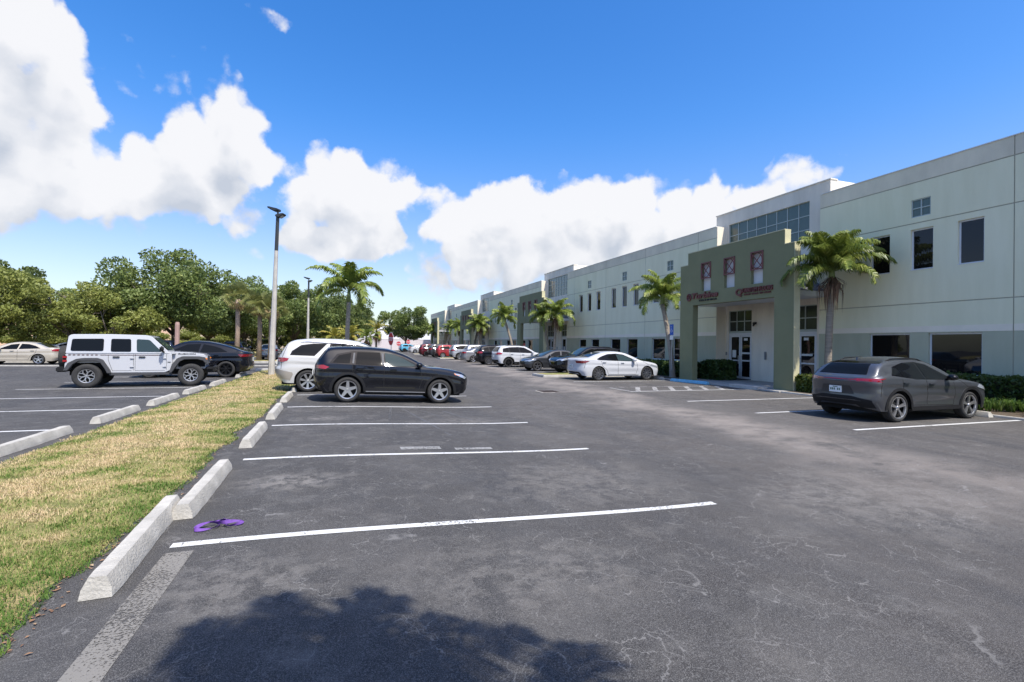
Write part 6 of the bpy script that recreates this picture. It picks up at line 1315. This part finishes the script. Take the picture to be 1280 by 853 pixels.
def frond(mb, base, az, el, ln, droop, leaf, r, width=.05, nleaf=30, curl=1.0, up=.35):
    """one feather frond: rachis curve with two rows of drooping leaflets"""
    pts = []; p = Vector(base); a = el; n = 14; h = Vector((math.cos(az), math.sin(az), 0)); side = Vector((-math.sin(az), math.cos(az), 0))
    for i in range(n+1):
        pts.append(p.copy()); p = p+(h*math.cos(a)+Vector((0, 0, 1))*math.sin(a))*ln/n; a -= droop/n*(.5+1.0*i/n)
    mb.tube(pts, [.022*(1-.85*i/n)+.004 for i in range(n+1)], 5, cap=False)
    for k in range(nleaf):
        t = .12+.88*k/nleaf; f = t*n; i = min(n-1, int(f)); q = pts[i].lerp(pts[i+1], f-i); d = (pts[i+1]-pts[i]).normalized(); upv = side.cross(d).normalized()
        if upv.z < 0 and abs(d.z) < .9: upv = -upv
        l = leaf*(math.sin(math.pi*min(1, t*.86+.12))**.6)*r.uniform(.85, 1.1)
        for sg in (-1, 1):
            dr = (side*sg*.8+d*r.uniform(.35, .7)+upv*r.uniform(up-.25, up+.25)).normalized(); dn = (dr*.55+Vector((0, 0, -1))*curl*r.uniform(.5, 1.1)).normalized()
            w = d*width*.5; a0 = q; a1 = q+dr*l*.45; a2 = a1+dn*l*.6
            mb.add([a0-w*.6, a0+w*.6, a1+w, a1-w, a2], [(0, 1, 2, 3), (3, 2, 4)])
def palm(name, label, seed, loc, h, bow, nf, ln, leaf, m, skirt=False, tr=.11, group=None, ang=(1.35, -.15), droop=2.1, shaft=.6, width=.05, nleaf=34, rz=0, crown_label=None, curl=1.0):
    r = random.Random(seed); root = empty(name, loc, rz, label, 'palm', group)
    pts = [Vector((bow[0]*(k/8)**1.6, bow[1]*(k/8)**1.6, h*k/8)) for k in range(9)]; rad = [tr*(1.35-.3*min(1, k/2)-.12*k/8) for k in range(9)]
    mb = MB(); mb.tube([pts[0]-Vector((0, 0, .15))]+pts, [tr*1.7]+rad, 12); mb.build('trunk', M_PBARK, root, smooth=True)
    top = pts[-1]; mb = MB(); mb.tube([top-Vector((0, 0, .05)), top+Vector((0, 0, shaft*.5)), top+Vector((0, 0, shaft))], [tr*.95, tr*.85, tr*.4], 10); mb.build('crown_shaft', mat('green_crownshaft', (.17, .22, .07), .5, var=.2), root, smooth=True)
    cb = top+Vector((0, 0, shaft*.9)); mb = MB()
    for k in range(nf):
        t = k/(nf-1); el = ang[0]+(ang[1]-ang[0])*t; frond(mb, cb-Vector((0, 0, .25*t)), k*2.399+r.uniform(-.2, .2), el+r.uniform(-.1, .1), ln*r.uniform(.88, 1.08)*(.8+.2*min(1, t*2)), droop*(.55+.45*t)+r.uniform(-.15, .2), leaf, r, width, nleaf, curl)
    mb.build('fronds', m, root)
    if skirt:
        mb = MB()
        for k in range(90):
            a = r.uniform(0, 6.28); b0 = top+Vector((math.cos(a)*tr, math.sin(a)*tr, .15-r.uniform(0, .25))); l = r.uniform(.5, 1.3); o_ = r.uniform(.1, .42); mid = b0+Vector((math.cos(a)*o_, math.sin(a)*o_, -l*.35)); e = b0+Vector((math.cos(a)*o_*.9, math.sin(a)*o_*.9, -l)); s_ = Vector((-math.sin(a), math.cos(a), 0))*.022
            mb.add([b0-s_, b0+s_, mid+s_, mid-s_, e], [(0, 1, 2, 3), (3, 2, 4)])
        mb.build('dead_skirt', M_DEAD, root)
    return root
for i, (x, y, sc_) in enumerate(((1.12, -1.30, .96), (2.0, -1.95, .88), (-1.6, -2.0, .9))):
    palm('feather_palm', ['tall feather palm straight behind the camera, shading the near asphalt', 'tall feather palm behind the camera on the right', 'tall feather palm behind the camera at the lawn strip edge'][i], 60+i, (x, y, 0), 6.1*sc_+.3, (0, 0), 20, 1.5*sc_+.05, .50, M_PALM, False, .11, 'palms behind the camera', nleaf=36, width=.05, ang=(1.4, .1), droop=1.7)
GP = 'feather palms along the building'
pA = palm('feather_palm', 'large feather palm with a brown dead skirt beside the graphite crossover', 5, (17.75, 14.15, 0), 4.35, (.02, -.12), 26, 2.05, .60, M_PALM, True, .125, GP, ang=(1.5, .35), droop=1.9, nleaf=80, width=.046)
pB = palm('feather_palm', 'feather palm with a curved pale trunk left of the near portico', 9, (17.1, 22.75, 0), 4.1, (.05, 1.05), 19, 1.95, .58, M_PALM, False, .13, GP, ang=(1.45, .15), droop=2.1, nleaf=70, width=.048)
pC = palm('feather_palm', 'feather palm with dead skirt in front of the second portico', 14, (17.1, 38.8, 0), 3.95, (.1, -.2), 18, 2.05, .6, M_PALM, True, .115, GP, nleaf=56, width=.055)
place(pB, 17.3, 40.1, 0, 2.0, (.85, .92), 'slim feather palm just beyond the skirted one at the second portico')
place(pB, 17.2, 49.4, 0, 1.0, (1, 1.02), 'feather palm between the second and third porticos, nearer one')
place(pC, 17.2, 63.8, 0, 2.2, (1.05, 1.0), 'feather palm with dead skirt at the third portico')
place(pB, 17.2, 66.4, 0, 3.6, (1, .98), 'bare-trunked feather palm right beyond the third portico skirted palm')
place(pC, 17.2, 75.4, 0, .7, (1.05, 1.0), 'feather palm midway between third and fourth porticos')
place(pB, 17.2, 85.6, 0, 5.1, (1, 1), 'feather palm just before the fourth portico')
place(pC, 17.0, 94.6, 0, 4.0, (1.0, .95), 'farthest feather palm, beyond the fourth portico')
palm('royal_palm', 'tall palm with heavy arching plume-like fronds beyond the white three row SUV', 22, (.35, 38.0, .05), 4.6, (.1, .1), 13, 3.7, .75, M_PALM, False, .16, None, ang=(1.45, .30), droop=2.6, shaft=1.0, width=.10, nleaf=80, curl=.8)
for i, (x, y, hh) in enumerate(((-.6, 45.5, 1.6), (.7, 46.2, 1.9), (2.1, 46.6, 1.7), (3.1, 48.5, 2.4))):
    palm('pygmy_palm', ['short yellow-green feather palm left of the royal palm trunk', 'short yellowing palm directly behind the royal palm trunk', 'short yellow-green palm right of the royal palm trunk', 'slender taller palm nearest the grey building'][i], 40+i, (x, y, .05), hh, (0, 0), 13, 1.5, .38, M_PALMY if i != 2 else M_PALM, True, .10, 'short palms behind the royal palm', nleaf=22, width=.07)

def fan_palm(loc, h, seed, label, crown=1.0):
    r = random.Random(seed); root = empty('fan_palm', loc, 0, label, 'palm', 'fan palms beside the left lot')
    mb = MB(); mb.tube([(0, 0, -.2), (.03, 0, h*.5), (0, .04, h)], [.21, .17, .17], 10); mb.build('trunk', M_BARKF, root, smooth=True)
    def fan(mb, c, d, rad, n=16):
        s_ = d.cross(Vector((0, 0, 1))); s_ = s_.normalized() if s_.length > .05 else Vector((1, 0, 0)); u = s_.cross(d).normalized(); c0 = c; ro_ = r.uniform(-1.2, 1.2); s_, u = s_*math.cos(ro_)+u*math.sin(ro_), u*math.cos(ro_)-s_*math.sin(ro_)
        for k in range(n):
            t = -2.0+4.0*k/(n-1); dr = (d*math.cos(t*.8)+s_*math.sin(t*.8)+u*.15).normalized(); tip = c0+dr*rad*r.uniform(.85, 1.05)+Vector((0, 0, -rad*.22)); m1 = c0+dr*rad*.6; w = dr.cross(u).normalized()*rad*.055
            mb.add([c0, m1-w, m1+w], [(0, 1, 2)]); mb.add([m1-w, m1+w, tip], [(0, 1, 2)])
    mb = MB()
    for k in range(24):
        t = k/23; el = 1.3-1.75*t; az = k*2.4+r.uniform(-.2, .2); d = Vector((math.cos(az)*math.cos(el), math.sin(az)*math.cos(el), math.sin(el))); c = Vector((0, 0, h+.1))+d*r.uniform(.55, .9)*crown; mb.tube([(0, 0, h), c], .016, 4, cap=False); fan(mb, c, d, .75*crown)
    mb.build('fan_leaves', leafmat('fan_leaves', (.10, .12, .03), (.24, .25, .08), (.42, .36, .16), rough=.5, scale=1.5), root)
    mb = MB()
    for k in range(16):
        az = k*2.4; el = r.uniform(-1.3, -.5); d = Vector((math.cos(az)*math.cos(el), math.sin(az)*math.cos(el), math.sin(el))); c = Vector((0, 0, h))+d*.4*crown; fan(mb, c, d, .6*crown, 10)
    mb.build('dead_leaves', mat('dead_fan_leaves', (.36, .27, .13), .9, var=.3, vscale=4), root)
M_BARKF = mat('fan_palm_trunk', (.30, .22, .165), .95, var=.2, vscale=8, bump=.8, bscale=14)
fan_palm((-8.0, 45.2, .05), 5.0, 2, 'leftmost fan palm with a bare straight trunk in front of the oaks')
fan_palm((-6.5, 46.0, .05), 4.5, 3, 'middle fan palm with thick shaggy crown left of the near light pole')
fan_palm((-5.6, 45.6, .05), 4.3, 4, 'rightmost fan palm, half hidden by the near light pole')

def hedge(name, label, x0, x1, y0, y1, z0, z1, m, n, size, seed, cat='hedge', grp=None):
    r = np.random.default_rng(seed); root = empty(name, ((x0+x1)/2, (y0+y1)/2, z0), 0, label, cat, grp); cx, cy = (x0+x1)/2, (y0+y1)/2
    P = np.stack([r.uniform(x0-cx, x1-cx, n), r.uniform(y0-cy, y1-cy, n), r.uniform(0.03, z1-z0, n)], 1)
    # push most leaves to the outer shell
    k = r.integers(0, 5, n); e = r.uniform(0, .06, n); P[k == 0, 0] = (x0-cx)+e[k == 0]; P[k == 1, 1] = (y0-cy)+e[k == 1]; P[k == 2, 2] = (z1-z0)-e[k == 2]; P[k == 3, 0] = (x1-cx)-e[k == 3]; P[k == 4, 1] = (y1-cy)-e[k == 4]
    P += r.normal(size=(n, 3))*.035
    P[:, 2] = np.maximum(P[:, 2]+np.array([.09*noise.noise(Vector((p[0]*2.3+seed, p[1]*2.3, 0))) for p in P]), .01)
    a = rand_dirs(r, n); b_ = np.cross(a, rand_dirs(r, n)); b_ /= np.linalg.norm(b_, axis=1)[:, None]; s_ = size*r.uniform(.6, 1.3, n)[:, None]
    quads_mesh('foliage', P, a*s_*.5, b_*s_, m, root)
    mb = MB(); mb.box(x0-cx+.12, x1-cx-.12, y0-cy+.12, y1-cy-.12, 0, z1-z0-.12); mb.build('inner_twigs', mat('twigs', (.02, .025, .01), .95, var=.4, vscale=20), root)
hedge('hedge', 'dark clipped hedge under the wide windows behind the graphite crossover', 18.2, 19.3, 5.0, 14.3, .04, .92, M_HEDGE, 15000, .08, 1)
hedge('hedge', 'dark clipped hedge between the white sedan and the near portico', 17.6, 19.2, 21.9, 31.2, .04, .8, M_HEDGE, 13000, .09, 2)
hedge('hedge', 'small dark hedge inside the left end of the near portico', 18.0, 19.2, 20.4, 21.5, .04, 1.0, M_HEDGE, 5000, .08, 3)
hedge('shrub', 'yellow-green shrub at the foot of the portico right column', 16.75, 17.7, 13.4, 14.6, .04, .66, M_SHRUB, 4500, .075, 4, 'shrub')
hedge('hedge', 'dark hedge under the windows between second and third porticos', 17.8, 19.0, 48.2, 66, .04, .85, M_HEDGE, 7000, .12, 5)
hedge('hedge', 'dark hedge under the windows nearer the second portico', 17.8, 19.0, 32, 39.8, .04, .85, M_HEDGE, 7000, .1, 6)
# strap-leaved ground cover
root = empty('ground_cover', (17.3, 8.1, .045), 0, 'bright green strap-leaved border plants in front of the dark hedge at the right edge', 'plants'); r = random.Random(7); mb = MB()
for k in range(230):
    cx, cy = r.uniform(-.55, .75), r.uniform(-3.2, 2.2)
    for j in range(11):
        a = r.uniform(0, 6.28); l = r.uniform(.22, .42); o_ = r.uniform(.08, .3); d = Vector((math.cos(a), math.sin(a), 0)); s_ = Vector((-math.sin(a), math.cos(a), 0))*.012; b0 = Vector((cx, cy, 0)); m1 = b0+d*o_*.4+Vector((0, 0, l*.8)); m2 = b0+d*o_+Vector((0, 0, l*r.uniform(.6, 1.0)))
        mb.add([b0-s_, b0+s_, m1+s_, m1-s_, m2], [(0, 1, 2, 3), (3, 2, 4)])
mb.build('leaves', M_LIRI, root); tag(root, kind=None)
# mulch crumbs and dead leaves along the edges of the lawn strip
mb = MB(); r = random.Random(11)
for k in range(900):
    y = 2.0+r.random()**1.6*16; x = edgeR(y)+r.gauss(.03, .07); s_ = r.uniform(.008, .022); a = r.uniform(0, 6.28); z = zg(x)+.008; t = r.uniform(-.5, .5)
    mb.add([(x+s_*math.cos(a), y+s_*math.sin(a), z), (x-s_*.5*math.sin(a), y+s_*.5*math.cos(a), z+s_*abs(t)), (x-s_*math.cos(a), y-s_*math.sin(a), z+.003), (x+s_*.5*math.sin(a), y-s_*.5*math.cos(a), z+.004)], [(0, 1, 2, 3)])
tag(mb.build('leaf_litter', leafmat('litter', (.12, .06, .03), (.28, .16, .08), (.4, .3, .18), trans=0, scale=9)), 'brown leaf litter scattered along the edge of the lawn strip', 'leaf litter', kind='stuff')
scene.render.resolution_x = 1024; scene.render.resolution_y = 682
